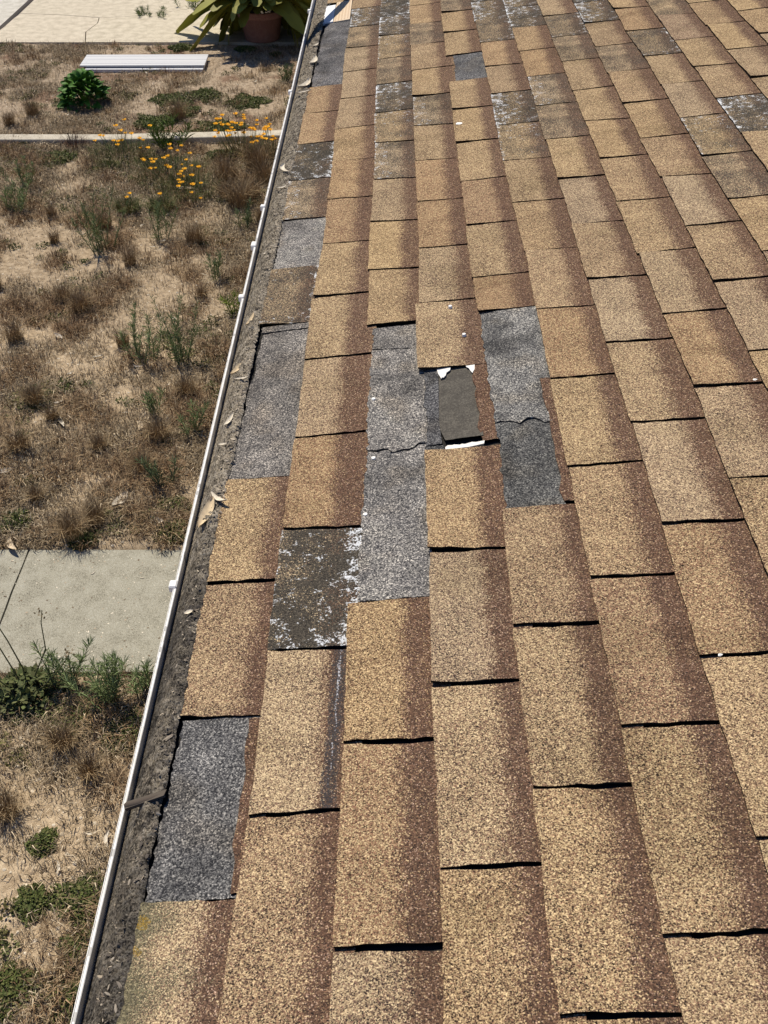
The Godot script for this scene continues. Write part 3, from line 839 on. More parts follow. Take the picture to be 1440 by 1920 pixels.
func ground() -> void:
	var xs := []; var zs := []
	for v in [-900.0, -300.0, -100.0, -40.0, -18.0, -11.0, -8.0]: xs.append(v)
	var x := -6.4
	while x < 0.9:
		xs.append(x); x += 0.030
	for v in [1.4, 3.0, 7.0, 20.0, 60.0, 300.0, 900.0]: xs.append(v)
	for v in [900.0, 200.0, 50.0, 15.0, 5.0, 2.0]: zs.append(v)
	var z := 0.8
	while z > -12.9:
		zs.append(z); z -= 0.030
	for v in [-13.6, -15.0, -18.0, -25.0, -50.0, -150.0, -400.0, -900.0]: zs.append(v)
	var nx := xs.size(); var nz := zs.size()
	var P := PackedVector3Array(); var N := PackedVector3Array(); var U := PackedVector2Array(); var C := PackedColorArray(); var I := PackedInt32Array()
	for j in nz:
		for i in nx:
			var px: float = xs[i]; var pz: float = zs[j]
			var inside := px > -6.5 and px < 1.0 and pz < 0.9 and pz > -13.0
			var y := ground_h(px, pz) if inside else -0.03
			if inside: y += 0.006 * n_fine.get_noise_2d(px * 300, pz * 300)
			P.append(Vector3(px, y, pz))
			U.append(Vector2(px, pz))
			N.append(Vector3.UP)
			var t := thatch(px, pz) if inside else 0.5
			var sand := Color(0.66, 0.55, 0.405)
			if pz < -9.5: sand = Color(0.56, 0.47, 0.365)
			elif pz < -5.6: sand = Color(0.58, 0.48, 0.355)
			var soil := Color(0.22, 0.175, 0.125)
			var c := sand.lerp(soil, smoothstep(0.30, 0.72, t + 0.22 * n_fine.get_noise_2d(px * 130, pz * 130)))
			var red := n_mid.get_noise_2d(px * 45 + 500, pz * 45)
			if pz < -9.4 and red > 0.15: c = c.lerp(Color(0.23, 0.125, 0.085), clampf((red - 0.15) * 3.0, 0, 0.7))
			C.append(c)
	for j in range(1, nz - 1):
		for i in range(1, nx - 1):
			var k := j * nx + i
			N[k] = (P[k - nx] - P[k + nx]).cross(P[k + 1] - P[k - 1]).normalized()
			if N[k].y < 0: N[k] = -N[k]
	for j in nz - 1:
		for i in nx - 1:
			var k := j * nx + i
			I.append_array([k, k + nx, k + 1, k + 1, k + nx, k + nx + 1])
	var arr := []
	arr.resize(Mesh.ARRAY_MAX)
	arr[Mesh.ARRAY_VERTEX] = P; arr[Mesh.ARRAY_NORMAL] = N; arr[Mesh.ARRAY_TEX_UV] = U; arr[Mesh.ARRAY_COLOR] = C; arr[Mesh.ARRAY_INDEX] = I
	var m := ArrayMesh.new()
	m.add_surface_from_arrays(Mesh.PRIMITIVE_TRIANGLES, arr)
	tag(put(m, "ground", M.soil), "", "", "", "structure")

# slab with a wandering outline: pts is a list of [x, z], in order
func slab(called: String, pts: Array, top: float, thick: float, tint: Color, parent: Node = null) -> MeshInstance3D:
	var st := mb()
	st.set_smooth_group(-1)
	var poly := PackedVector2Array()
	for i in pts.size():
		var a := Vector2(pts[i][0], pts[i][1]); var b := Vector2(pts[(i + 1) % pts.size()][0], pts[(i + 1) % pts.size()][1])
		var n := maxi(1, int(a.distance_to(b) / 0.10)) if a.distance_to(b) < 8 else 1
		for k in n:
			var p := a.lerp(b, float(k) / n)
			if k > 0: p += Vector2(n_fine.get_noise_2d(p.x * 60, p.y * 60), n_fine.get_noise_2d(p.x * 60 + 99, p.y * 60)) * 0.008
			poly.append(p)
	var idx := Geometry2D.triangulate_polygon(poly)
	for t in range(0, idx.size(), 3):
		var q := [poly[idx[t]], poly[idx[t + 1]], poly[idx[t + 2]]]
		if (q[1] - q[0]).cross(q[2] - q[0]) < 0: q.reverse()
		for p in q: vtx(st, Vector3(p.x, top, p.y), p, tint)
	for i in poly.size():
		var a := poly[i]; var b := poly[(i + 1) % poly.size()]
		quad(st, Vector3(a.x, top, a.y), Vector3(b.x, top, b.y), Vector3(b.x, top - thick, b.y), Vector3(a.x, top - thick, a.y), tint)
	return put(flat(st), called, M.concrete, parent)

func paving() -> void:
	# walk: two slabs with a joint between them
	var w := put(null, "walkway", null)
	tag(w, "", "", "", "structure")
	slab("slab", [[-1.612, -3.205], [-0.9, -3.215], [0.42, -3.225], [0.42, -2.34], [-0.8, -2.345], [-1.604, -2.325]], 0.012, 0.10, Color(0.45, 0.45, 0.395), w)
	slab("slab", [[-3.9, -3.20], [-1.622, -3.205], [-1.614, -2.325], [-3.9, -2.31]], 0.010, 0.10, Color(0.44, 0.44, 0.385), w)
	var grit := MultiMesh.new()
	grit.transform_format = MultiMesh.TRANSFORM_3D
	grit.use_colors = true
	grit.mesh = chip_mesh(6)
	grit.instance_count = 420
	for i in 420:
		var gs := rng.randf_range(0.0012, 0.0045)
		var gz := rng.randf_range(-3.18, -2.38)
		if rng.randf() < 0.4: gz = -3.18 + 0.1 * rng.randf() if rng.randf() < 0.5 else -2.38 - 0.1 * rng.randf()
		grit.set_instance_transform(i, Transform3D(Basis(Vector3.UP, rng.randf() * TAU).scaled_local(Vector3(gs, gs * 0.6, gs * rng.randf_range(1, 2.5))), Vector3(rng.randf_range(-1.95, -0.5), 0.0125, gz)))
		grit.set_instance_color(i, [Color(0.70, 0.64, 0.52), Color(0.16, 0.12, 0.08), Color(0.42, 0.35, 0.26)][i % 3])
	var go := MultiMeshInstance3D.new()
	go.multimesh = grit
	go.material_override = M.dry
	go.name = "walkway_grit"
	add_child(go)
	tag(go, "grit and leaf crumbs scattered on the concrete walkway", "grit", "", "stuff")
	var p := put(null, "patio", null)
	tag(p, "", "", "", "structure")
	var tint := Color(0.74, 0.69, 0.59)
	slab("slab", [[-4.74, -12.62], [-3.52, -12.64], [-3.62, -13.1], [-3.56, -13.5], [-3.60, -13.765], [-4.2, -13.905], [-4.70, -13.95]], 0.020, 0.12, tint, p)
	slab("slab", [[-3.508, -12.64], [-1.9, -12.66], [0.42, -12.68], [0.42, -15.2], [-2.2, -14.40], [-2.83, -13.995], [-3.29, -13.80], [-3.588, -13.765], [-3.548, -13.5], [-3.607, -13.1]], 0.022, 0.12, tint * 0.99, p)
	slab("slab", [[-4.70, -13.965], [-4.2, -13.92], [-3.6, -13.782], [-3.29, -13.818], [-2.83, -14.015], [-2.2, -14.42], [0.42, -15.23], [0.42, -26], [-4.70, -26]], 0.020, 0.12, tint * 0.98, p)
	slab("slab", [[-12.0, -12.60], [-4.78, -12.60], [-4.735, -26], [-12.0, -26]], 0.024, 0.12, Color(0.72, 0.72, 0.69), p)

func yard_things() -> void:
	# timber-like concrete edging across the yard, in two lengths
	var st := mb()
	bbox(st, Vector3(-6.3, -0.06, -0.075), Vector3(0.0, 0.06, 0.075), 0.006, Color(0.66, 0.63, 0.56))
	var e := put(flat(st), "garden_edging", M.concrete)
	e.position = Vector3(-2.33, 0.0, -9.27); e.rotation.y = 0.014
	tag(e, "left length of pale concrete edging crossing the yard", "edging")
	st = mb()
	bbox(st, Vector3(0.0, -0.06, -0.075), Vector3(2.7, 0.065, 0.075), 0.006, Color(0.70, 0.67, 0.59))
	e = put(flat(st), "garden_edging", M.concrete)
	e.position = Vector3(-2.325, 0.0, -9.27); e.rotation.y = 0.085
	tag(e, "right length of pale concrete edging running to the house behind the poppies", "edging")

	# ribbed white panels stacked on the ground
	for q in [[Vector3(-2.60, 0.042, -11.76), 1.44, 0.42, 0.03, 0.028, "upper ribbed white panel lying on another near the patio", 6], [Vector3(-2.57, 0.0, -11.66), 1.36, 0.34, 0.02, 0.040, "lower pale panel mostly hidden under the ribbed white one", 3]]:
		var t := base("white_panel", q[0], q[3])
		tag(t, q[5], "panel")
		var n: int = q[6]
		for k in n:
			st = mb()
			var za: float = -q[2] * 0.5 + q[2] * k / n; var zb: float = -q[2] * 0.5 + q[2] * (k + 1) / n - 0.003
			bbox(st, Vector3(-q[1] * 0.5, 0.004 + 0.001 * k, za), Vector3(q[1] * 0.5, q[4] - 0.001 * (k % 2), zb), 0.002, Color(0.56, 0.57, 0.59) if k % 2 == 0 else Color(0.59, 0.60, 0.615))
			put(flat(st), "board", M.painted, t)

	shrub()
	potted_cactus()
	# pale wall behind the pot
	var wl := base("stucco_wall", Vector3(-0.75, 0.0, -13.75))
	tag(wl, "pale grey stucco wall in shade behind the potted plant", "wall")
	st = mb()
	bbox(st, Vector3(-0.42, -0.05, -3.0), Vector3(1.6, 2.9, 0.30), 0.01)
	put(flat(st), "wall_face", M.stucco, wl)
	st = mb()
	bbox(st, Vector3(-0.43, -0.05, 0.301), Vector3(1.6, 0.14, 0.325), 0.004, Color(0.10, 0.095, 0.09))
	put(flat(st), "base_board", M.painted, wl)

func broad_leaf(len_: float, wid: float, droop: float, fold: float, scallop: float, col: Color, seed_: int) -> ArrayMesh:
	# blade from the origin along +x, z across
	var r := RandomNumberGenerator.new(); r.seed = seed_
	var st := mb()
	var n := 9
	var rows := []
	for i in n + 1:
		var t := float(i) / n
		var w := wid * 0.5 * pow(sin(PI * clampf(t * 0.90 + 0.06, 0, 1)), 0.45 if scallop > 0 else 0.6)
		if scallop > 0: w *= 1.0 + scallop * (1.0 if i % 2 == 0 else -1.0)
		var x := len_ * (t - 0.18 * droop * t * t)
		var y := len_ * (0.30 * t * (1 - t * 0.4) - droop * t * t)
		rows.append([Vector3(x, y + fold * w, -w), Vector3(x, y, 0), Vector3(x, y + fold * w, w)])
	for i in n:
		for k in 2:
			quad(st, rows[i][k], rows[i + 1][k], rows[i + 1][k + 1], rows[i][k + 1], col * r.randf_range(0.9, 1.1))
	return done(st)

func shrub() -> void:
	var t := base("leafy_shrub", Vector3(-2.97, 0.0, -10.33))
	tag(t, "rounded shrub with broad glossy green leaves on bare soil", "shrub")
	var st := mb()
	for i in 7:
		var a := TAU * i / 7
		tube(st, [Vector3(0, -0.02, 0), Vector3(cos(a) * 0.06, 0.10, sin(a) * 0.06), Vector3(cos(a) * 0.14, 0.20, sin(a) * 0.12)], 0.008, 0.004, Color(0.09, 0.10, 0.04))
	put(done(st), "stem", M.plant, t)
	var kinds := []
	for i in 5: kinds.append(broad_leaf(0.12, 0.070, 0.25 + 0.10 * i, 0.35, 0.0, Color(0.06, 0.15, 0.022) * (0.7 + 0.16 * i), i))
	for i in 230:
		var a := rng.randf() * TAU
		var up := rng.randf()
		var rad := sqrt(1.0 - up * up) if up < 1 else 0.0
		var p := Vector3(cos(a) * rad * 0.21, 0.03 + up * 0.29, sin(a) * rad * 0.19) * rng.randf_range(0.72, 1.0)
		var o := put(kinds[rng.randi_range(0, 4)], "leaf", M.gloss, t)
		o.position = p
		o.rotation = Vector3(rng.randf_range(-0.7, 0.7), -a + rng.randf_range(-0.8, 0.8), rng.randf_range(0.0, 0.7) + up * 0.7)
		o.scale = Vector3.ONE * rng.randf_range(0.65, 1.05)

func potted_cactus() -> void:
	var at := Vector3(-1.33, 0.03, -12.80)
	var pot := base("plant_pot", at)
	tag(pot, "terracotta pot standing at the corner of the patio", "pot")
	var prof := [[0.0, 0.0], [0.205, 0.0], [0.215, 0.02], [0.262, 0.27], [0.285, 0.275], [0.292, 0.29], [0.295, 0.345], [0.288, 0.355], [0.262, 0.355], [0.255, 0.31], [0.0, 0.30]]
	var st := mb()
	var n := 36
	for i in n:
		var a0 := TAU * i / n; var a1 := TAU * (i + 1) / n
		for k in prof.size() - 3:
			var p: Array = prof[k]; var q: Array = prof[k + 1]
			quad(st, Vector3(cos(a1) * p[0], p[1], sin(a1) * p[0]), Vector3(cos(a1) * q[0], q[1], sin(a1) * q[0]), Vector3(cos(a0) * q[0], q[1], sin(a0) * q[0]), Vector3(cos(a0) * p[0], p[1], sin(a0) * p[0]))
	put(done(st), "pot_body", M.terracotta, pot)
	st = mb()
	for i in n:
		var a0 := TAU * i / n; var a1 := TAU * (i + 1) / n
		vtx(st, Vector3(0, 0.33, 0), Vector2.ZERO, Color(0.06, 0.05, 0.04)); vtx(st, Vector3(cos(a1) * 0.262, 0.315, sin(a1) * 0.262), Vector2(1, 0), Color(0.06, 0.05, 0.04)); vtx(st, Vector3(cos(a0) * 0.262, 0.315, sin(a0) * 0.262), Vector2(0, 1), Color(0.06, 0.05, 0.04))
	put(done(st), "potting_soil", M.dry, pot)
	var t := base("cactus_plant", at + Vector3(0, 0.31, 0))
	tag(t, "sprawling plant with long scalloped flat leaves growing in the terracotta pot", "plant")
	var kinds := []
	for i in 6: kinds.append(broad_leaf(0.50 + 0.06 * (i % 3), 0.185, 0.70 + 0.2 * i, 0.20, 0.17, Color(0.25, 0.25, 0.045) * (0.6 + 0.15 * i), 40 + i))
	st = mb()
	for i in 12:
		var a := TAU * i / 12
		tube(st, [Vector3(cos(a) * 0.08, 0, sin(a) * 0.08), Vector3(cos(a) * 0.14, 0.14, sin(a) * 0.14), Vector3(cos(a) * 0.22, 0.24, sin(a) * 0.22)], 0.012, 0.006, Color(0.12, 0.11, 0.04))
	put(done(st), "stem", M.plant, t)
	for i in 128:
		var a := TAU * i / 128 * 5.0 + rng.randf_range(-0.25, 0.25)
		var lift := rng.randf_range(-0.25, 0.95)
		var front := cos(a + PI * 0.5)     # 1 where the blade points at the camera side
		if front > 0.35: lift = rng.randf_range(0.60, 1.35)
		var o := put(kinds[rng.randi_range(0, 2) if front > 0.35 else rng.randi_range(0, 5)], "leaf", M.gloss, t)
		o.position = Vector3(cos(a) * 0.12, 0.03 + 0.20 * rng.randf(), -sin(a) * 0.12)
		o.rotation = Vector3(rng.randf_range(-0.9, 0.9), a, lift)
		o.scale = Vector3(1, 1, 1) * rng.randf_range(0.75, 1.15)

# upright feathery weed: stems and narrow leaves
func weed(at: Vector3, h: float, stems: int, spread: float, col: Color, label: String, group := "", dens := 52, leaf := 0.075) -> void:
	var t := base("weed", Vector3(at.x, ground_h(at.x, at.z), at.z), rng.randf() * TAU)
	tag(t, label, "weed", group)
	var st := mb(); var fl := mb()
	for s in int(stems * 1.6):
		var a := rng.randf() * TAU
		var b := Vector3(cos(a), 0, sin(a)) * spread * 1.35 * sqrt(rng.randf())
		var hh := h * rng.randf_range(0.6, 1.05)
		var lean := Vector3(rng.randf_range(-0.3, 0.3), 0, rng.randf_range(-0.3, 0.3)) * hh
		var pts := [b * 0.6 - Vector3.UP * 0.02, b + Vector3.UP * hh * 0.4 + lean * 0.3, b * 1.2 + Vector3.UP * hh * 0.75 + lean * 0.7, b * 1.3 + Vector3.UP * hh + lean]
		tube(st, pts, 0.0035, 0.0012, col * 0.85, 4)
		for i in dens:
			var f := pow(rng.randf(), 0.8)
			var q := f * 3.0; var k := mini(int(q), 2)
			var p: Vector3 = pts[k].lerp(pts[k + 1], q - k)
			var an := rng.randf() * TAU
			var d := Vector3(cos(an), rng.randf_range(0.4, 2.2), sin(an)).normalized()
			var l := leaf * rng.randf_range(0.6, 1.25) * (1.15 - 0.5 * f)
			var side := d.cross(Vector3.UP).normalized() * leaf * 0.026
			var mid := p + d * l * 0.55
			var tip := p + d * l - Vector3.UP * l * 0.12
			var c := col * rng.randf_range(0.75, 1.3)
			quad(fl, p - side * 0.6, mid - side, tip, tip, c)
			quad(fl, p - side * 0.6, tip, mid + side, p + side * 0.6, c)
	put(done(st), "stem", M.plant, t)
	put(done(fl), "foliage", M.plant, t)

# dry grass tuft: one mesh of bent blades
func tuft_mesh(h: float, r0: float, n: int, cols: Array, seed_: int, flatness := 0.5) -> ArrayMesh:
	var r := RandomNumberGenerator.new(); r.seed = seed_
	var st := mb()
	for i in n:
		var a := r.randf() * TAU
		var b := Vector3(cos(a), 0, sin(a)) * r0 * sqrt(r.randf())
		var a2 := a + r.randf_range(-1.2, 1.2)
		var d := Vector3(cos(a2), 0, sin(a2))
		var l := h * r.randf_range(0.5, 1.1)
		var out := r.randf_range(0.15, 1.0) * flatness
		var mid := b + (d * out * 0.5 + Vector3.UP * (1.0 - out * 0.4)).normalized() * l * 0.55
		var tip := mid + (d * out * 1.4 + Vector3.UP * (0.8 - out)).normalized() * l * 0.5 + Vector3(r.randf_range(-1, 1), r.randf_range(-0.6, 0.6), r.randf_range(-1, 1)) * l * 0.3
		var w := d.cross(Vector3.UP).normalized() * r.randf_range(0.0008, 0.0019)
		var c: Color = cols[r.randi_range(0, cols.size() - 1)] * r.randf_range(0.7, 1.25)
		quad(st, b - w - Vector3.UP * 0.01, mid - w, mid + w, b + w - Vector3.UP * 0.01, c)
		vtx(st, mid - w, Vector2.ZERO, c); vtx(st, tip, Vector2.ZERO, c); vtx(st, mid + w, Vector2.ZERO, c)
	return done(st)

# cushion of small leaves hugging the soil
func mat_mesh(r0: float, h: float, n: int, cols: Array, seed_: int, leaf := 0.016) -> ArrayMesh:
	var r := RandomNumberGenerator.new(); r.seed = seed_
	var st := mb()
	for i in n:
		var a := r.randf() * TAU
		var edge := 0.72 + 0.42 * n_mid.get_noise_2d(cos(a) * 40 + seed_ * 17, sin(a) * 40)
		var q := sqrt(r.randf())
		var p := Vector3(cos(a) * r0 * q * edge, h * (1.0 - q * q) * r.randf() + 0.003, sin(a) * r0 * q * edge)
		var d := Vector3(r.randf_range(-1, 1), r.randf_range(0.0, 0.9), r.randf_range(-1, 1)).normalized()
		var l := leaf * r.randf_range(0.6, 1.4)
		var s := d.cross(Vector3(r.randf_range(-0.4, 0.4), 1, r.randf_range(-0.4, 0.4))).normalized() * l * 0.32
		var c: Color = cols[r.randi_range(0, cols.size() - 1)] * r.randf_range(0.7, 1.3)
		quad(st, p, p + d * l * 0.5 - s, p + d * l, p + d * l * 0.5 + s, c)
	return done(st)

func poppy(at: Vector3, flowers: Array, label: String, dry := false) -> void:
	var t := base("poppy_plant", Vector3(at.x, ground_h(at.x, at.z), at.z))
	tag(t, label, "flower", "orange poppies near the edging")
	var st := mb()
	for f in flowers:
		var top := Vector3(f[0], f[2], f[1])
		tube(st, [Vector3(f[0] * 0.4, -0.02, f[1] * 0.4), Vector3(f[0] * 0.8, f[2] * 0.5, f[1] * 0.8), top], 0.0022, 0.0016, Color(0.13, 0.17, 0.07), 4)
	put(done(st), "stem", M.plant, t)
	var r0 := 0.10
	for f in flowers: r0 = maxf(r0, Vector2(f[0], f[1]).length() * 0.9)
	var cols := [Color(0.10, 0.14, 0.05), Color(0.14, 0.15, 0.06), Color(0.20, 0.17, 0.08)]
	if dry: cols = [Color(0.26, 0.17, 0.08), Color(0.20, 0.19, 0.06), Color(0.16, 0.11, 0.05)]
	put(tuft_mesh(0.17, r0, int(260 + 1600 * r0), cols, rng.randi() % 9999, 0.8), "foliage", M.plant, t)
	for f in flowers:
		var fm := mb()
		var tilt := Vector3(rng.randf_range(-0.5, 0.5), 0, rng.randf_range(-0.5, 0.5))
		var sz := 0.020 * rng.randf_range(0.75, 1.15)
		for k in 4:
			var a := TAU * k / 4 + rng.randf_range(-0.2, 0.2)
			var d := Vector3(cos(a), 0, sin(a)); var s := Vector3(-sin(a), 0, cos(a))
			var c := Color(0.95, 0.50, 0.03) * rng.randf_range(0.85, 1.1)
			var o := Vector3(f[0], f[2], f[1])
			var p1 := o + d * sz * 0.55 + Vector3.UP * sz * 0.45
			var p2 := o + d * sz + Vector3.UP * sz * 0.85
			quad(fm, o, p1 - s * sz * 0.5, p1 + s * sz * 0.5, o, c)
			quad(fm, p1 - s * sz * 0.5, p2 - s * sz * 0.6, p2 + s * sz * 0.6, p1 + s * sz * 0.5, c)
		var fo := put(done(fm), "flower", M.plant, t)

func scatter(called: String, mesh: Mesh, n: int, label: String, cat: String, where: Callable, scale_: Vector2, cols: Array, material: Material) -> void:
	var xf := []; var cc := []
	var tries := 0
	while xf.size() < n and tries < n * 12:
		tries += 1
		var z := -0.2 - 12.4 * rng.randf()
		var x := rng.randf_range(-0.5 + z * 0.33 - 0.9, -0.45)
		if z < -2.28 and z > -3.24: continue
		if rng.randf() > where.call(x, z): continue
		var s := rng.randf_range(scale_.x, scale_.y)
		xf.append(Transform3D(Basis(Vector3.UP, rng.randf() * TAU).scaled(Vector3(s, s, s)), Vector3(x, ground_h(x, z) + 0.001, z)))
		cc.append(cols[rng.randi_range(0, cols.size() - 1)] * rng.randf_range(0.75, 1.25))
	var mm := MultiMesh.new()
	mm.transform_format = MultiMesh.TRANSFORM_3D
	mm.use_colors = true
	mm.mesh = mesh
	mm.instance_count = xf.size()
	for i in xf.size():
		mm.set_instance_transform(i, xf[i]); mm.set_instance_color(i, cc[i])
	var o := MultiMeshInstance3D.new()
	o.multimesh = mm
	o.material_override = material
	o.name = numbered(called)
	add_child(o)
	tag(o, label, cat, "", "stuff")

func vegetation() -> void:
	var straw := [Color(0.35, 0.255, 0.145), Color(0.26, 0.18, 0.10), Color(0.18, 0.125, 0.07), Color(0.42, 0.325, 0.20)]
	var w := [Color.WHITE]
	# matted dry growth
	scatter("dry_grass", tuft_mesh(0.055, 0.05, 16, w, 3, 1.35), 15000, "matted dry brown grass covering the yard soil", "grass", func(x, z): return pow(thatch(x, z), 1.6), Vector2(0.6, 1.5), [Color(0.32, 0.25, 0.16), Color(0.25, 0.185, 0.115), Color(0.50, 0.41, 0.28), Color(0.18, 0.14, 0.09)], M.dry)
	scatter("dry_scrub", tuft_mesh(0.080, 0.07, 50, w, 13, 1.5), 2600, "brown dry scrub in clumps across the yard", "grass", func(x, z): return pow(clampf(n_mid.get_noise_2d(x * 75 + 40, z * 60 + 70) * 2.2 + 0.05, 0, 1), 1.5) * (1.0 if z > -9.2 else 0.25) * (1.0 if z < -3.2 else 0.5), Vector2(0.5, 1.3), [Color(0.30, 0.20, 0.115), Color(0.215, 0.14, 0.08), Color(0.40, 0.295, 0.18)], M.dry)
	scatter("straw_litter", tuft_mesh(0.07, 0.05, 5, w, 8, 1.9), 9000, "pale broken straw strewn over the yard", "straw", func(x, z): return 0.25 + thatch(x, z) * 0.6, Vector2(0.5, 1.2), [Color(0.56, 0.47, 0.34), Color(0.44, 0.35, 0.24)], M.dry)
	scatter("soil_crumbs", chip_mesh(3), 9000, "crumbs of soil and gravel on the bare ground", "gravel", func(x, z): return 1.0 - thatch(x, z) * 0.6, Vector2(0.003, 0.011), [Color(0.48, 0.40, 0.29), Color(0.26, 0.20, 0.14), Color(0.62, 0.55, 0.44)], M.dry)
	scatter("low_weeds", mat_mesh(0.06, 0.022, 46, w, 5, 0.015), 900, "scattered low green weeds between the dry grass", "weeds", func(x, z): return clampf(n_mid.get_noise_2d(x * 50 + 900, z * 50) * 1.6 - 0.1 + (0.25 if z > -9.2 and z < -7.5 else 0.0), 0, 1) * 0.8, Vector2(0.5, 1.4), [Color(0.10, 0.11, 0.04), Color(0.085, 0.10, 0.03), Color(0.14, 0.13, 0.05)], M.plant)
	# dry tufts
	var tufts := []
	for i in 4: tufts.append(tuft_mesh(0.17 + 0.03 * i, 0.045 + 0.012 * i, 230 + 60 * i, straw, 60 + i, 0.62))
	var sp := [[-2.13, -6.01], [-1.95, -5.84], [-1.97, -4.61], [-1.80, -4.43], [-1.69, -3.63], [-1.13, -3.89], [-1.43, -4.10], [-1.31, -3.43], [-1.09, -4.21], [-2.06, -8.82], [-2.32, -5.42], [-1.55, -5.35], [-1.01, -4.72], [-1.91, -4.09], [-1.40, -3.31], [-1.10, -6.06], [-1.02, -7.75], [-0.92, -7.95], [-1.15, -7.9], [-0.85, -8.3], [-1.2, -8.25], [-0.95, -8.6], [-2.45, -7.0], [-2.7, -6.2], [-1.75, -6.6], [-1.3, -7.0], [-2.6, -7.5], [-0.78, -7.4], [-2.1, -7.3], [-1.1, -1.9], [-0.95, -1.75], [-1.25, -1.55], [-3.45, -10.0], [-3.6, -9.7], [-1.9, -9.9]]
	for s in sp:
		var o := put(tufts[rng.randi_range(0, 3)], "dry_grass_tuft", M.dry)
		o.position = Vector3(s[0], ground_h(s[0], s[1]), s[1])
		o.rotation.y = rng.randf() * TAU
		var big: bool = s[1] < -7.3 and s[0] > -1.3
		o.scale = Vector3.ONE * rng.randf_range(0.6, 0.95) * (1.45 if big else 1.0)
		var place := ["in the middle of the yard, between edging and walkway", "dry grass tufts in the middle of the yard"]
		if big: place = ["with rusty blades, under the poppies by the gutter", "dry grass tufts under the poppies"]
		elif s[1] < -9.4: place = ["in the far bed behind the edging", "dry grass tufts behind the edging"]
		elif s[1] < -6.5: place = ["below the poppies in the upper yard", "dry grass tufts below the poppies"]
		elif s[1] > -2.2: place = ["in the near bed in front of the walkway", "dry grass tufts in the near bed"]
		elif s[1] > -3.7: place = ["at the far edge of the walkway", "dry grass tufts along the walkway"]
		elif s[0] < -1.7: place = ["beside the pale bare soil at the left", "dry grass tufts by the bare soil"]
		tag(o, "brown dry grass tuft " + place[0], "grass", place[1])
	# feathery green weeds
	var gr := Color(0.165, 0.215, 0.10)
	weed(Vector3(-2.02, 0, -6.86), 0.46, 8, 0.10, gr * 0.9, "large feathery green weed clump in the upper middle of the yard")
	weed(Vector3(-1.58, 0, -7.07), 0.36, 4, 0.06, gr, "single feathery weed below the poppies, right of the large clump")
	weed(Vector3(-1.37, 0, -5.17), 0.36, 6, 0.10, gr * 1.1, "tall thin green weeds in the middle of the dry grass, left of the dark weed")
	weed(Vector3(-1.12, 0, -5.12), 0.46, 6, 0.07, gr, "tall dark green weed nearest the gutter in the middle of the yard")
	weed(Vector3(-1.03, 0, -6.35), 0.26, 3, 0.04, gr * 1.1, "small green weed close to the gutter above the tall dark weed")
	weed(Vector3(-1.18, 0, -4.46), 0.20, 3, 0.04, gr * 1.1, "short pale green weed in the brown grass above the walkway")
	weed(Vector3(-0.90, 0, -4.25), 0.24, 3, 0.05, gr * 1.15, "thin light green weed beside the gutter above the walkway")
	weed(Vector3(-0.98, 0, -3.75), 0.24, 3, 0.05, Color(0.13, 0.17, 0.09), "grey-green weed at the gutter just above the walkway")
	weed(Vector3(-0.80, 0, -5.75), 0.16, 4, 0.05, Color(0.16, 0.23, 0.035), "bright yellow-green weed tucked under the gutter clip")
	weed(Vector3(-0.98, 0, -2.17), 0.32, 8, 0.06, gr * 1.25, "bright feathery weed on the near edge of the walkway", "", 60)
	weed(Vector3(-0.80, 0, -2.2), 0.16, 3, 0.05, gr * 1.2, "small feathery weed between the walkway edge and the gutter")
	weed(Vector3(-1.17, 0, -2.22), 0.26, 5, 0.06, gr * 1.1, "feathery weed between the leggy plant and the walkway's bright weed")
	weed(Vector3(-2.98, 0, -7.58), 0.30, 5, 0.10, gr * 1.2, "pale feathery weed at the left edge of the yard")
	weed(Vector3(-3.03, 0, -8.16), 0.22, 4, 0.10, gr * 1.2, "small pale weed at the left edge below the edging")
	weed(Vector3(-1.85, 0, -9.15), 0.22, 9, 0.14, Color(0.10, 0.15, 0.035), "grassy green clump leaning over the middle of the edging", "", 20, 0.14)
	weed(Vector3(-0.92, 0, -7.3), 0.22, 3, 0.05, Color(0.14, 0.18, 0.09), "grey-green weed by the gutter under the rusty grass")
	weed(Vector3(-2.91, 0, -13.88), 0.13, 8, 0.14, gr, "low weed growing from the patio crack")
	weed(Vector3(-2.50, 0, -14.30), 0.24, 6, 0.12, gr, "taller weed growing from the far end of the patio crack")
	weed(Vector3(-0.92, 0, -11.15), 0.18, 4, 0.06, gr * 0.8, "small dark weed by the gutter below the pot")
	leggy_plant()
	# cushions of ground cover
	var gcol := [Color(0.095, 0.12, 0.035), Color(0.12, 0.145, 0.045), Color(0.07, 0.09, 0.03), Color(0.15, 0.15, 0.06)]
	var pads := [[-2.08, -10.50, 0.30], [-1.75, -10.66, 0.26], [-1.26, -10.45, 0.30], [-2.13, -9.80, 0.28], [-1.46, -9.68, 0.32], [-1.90, -10.1, 0.22], [-1.12, -12.2, 0.1], [-2.3, -12.45, 0.2], [-1.5, -12.40, 0.16], [-1.9, -8.75, 0.3], [-2.9, -8.8, 0.3], [-2.4, -8.6, 0.24], [-1.3, -8.9, 0.25],
		[-0.84, -1.17, 0.16], [-0.80, -0.98, 0.12], [-1.04, -1.16, 0.10], [-1.05, -0.82, 0.14], [-0.80, -0.80, 0.10], [-1.06, -1.42, 0.08], [-0.85, -2.00, 0.18], [-1.08, -2.08, 0.20], [-1.30, -2.15, 0.18], [-0.86, -3.36, 0.14], [-0.92, -3.55, 0.14], [-1.75, -3.42, 0.14], [-1.35, -3.28, 0.10]]
	var names := ["of the far yard below the white panels"]
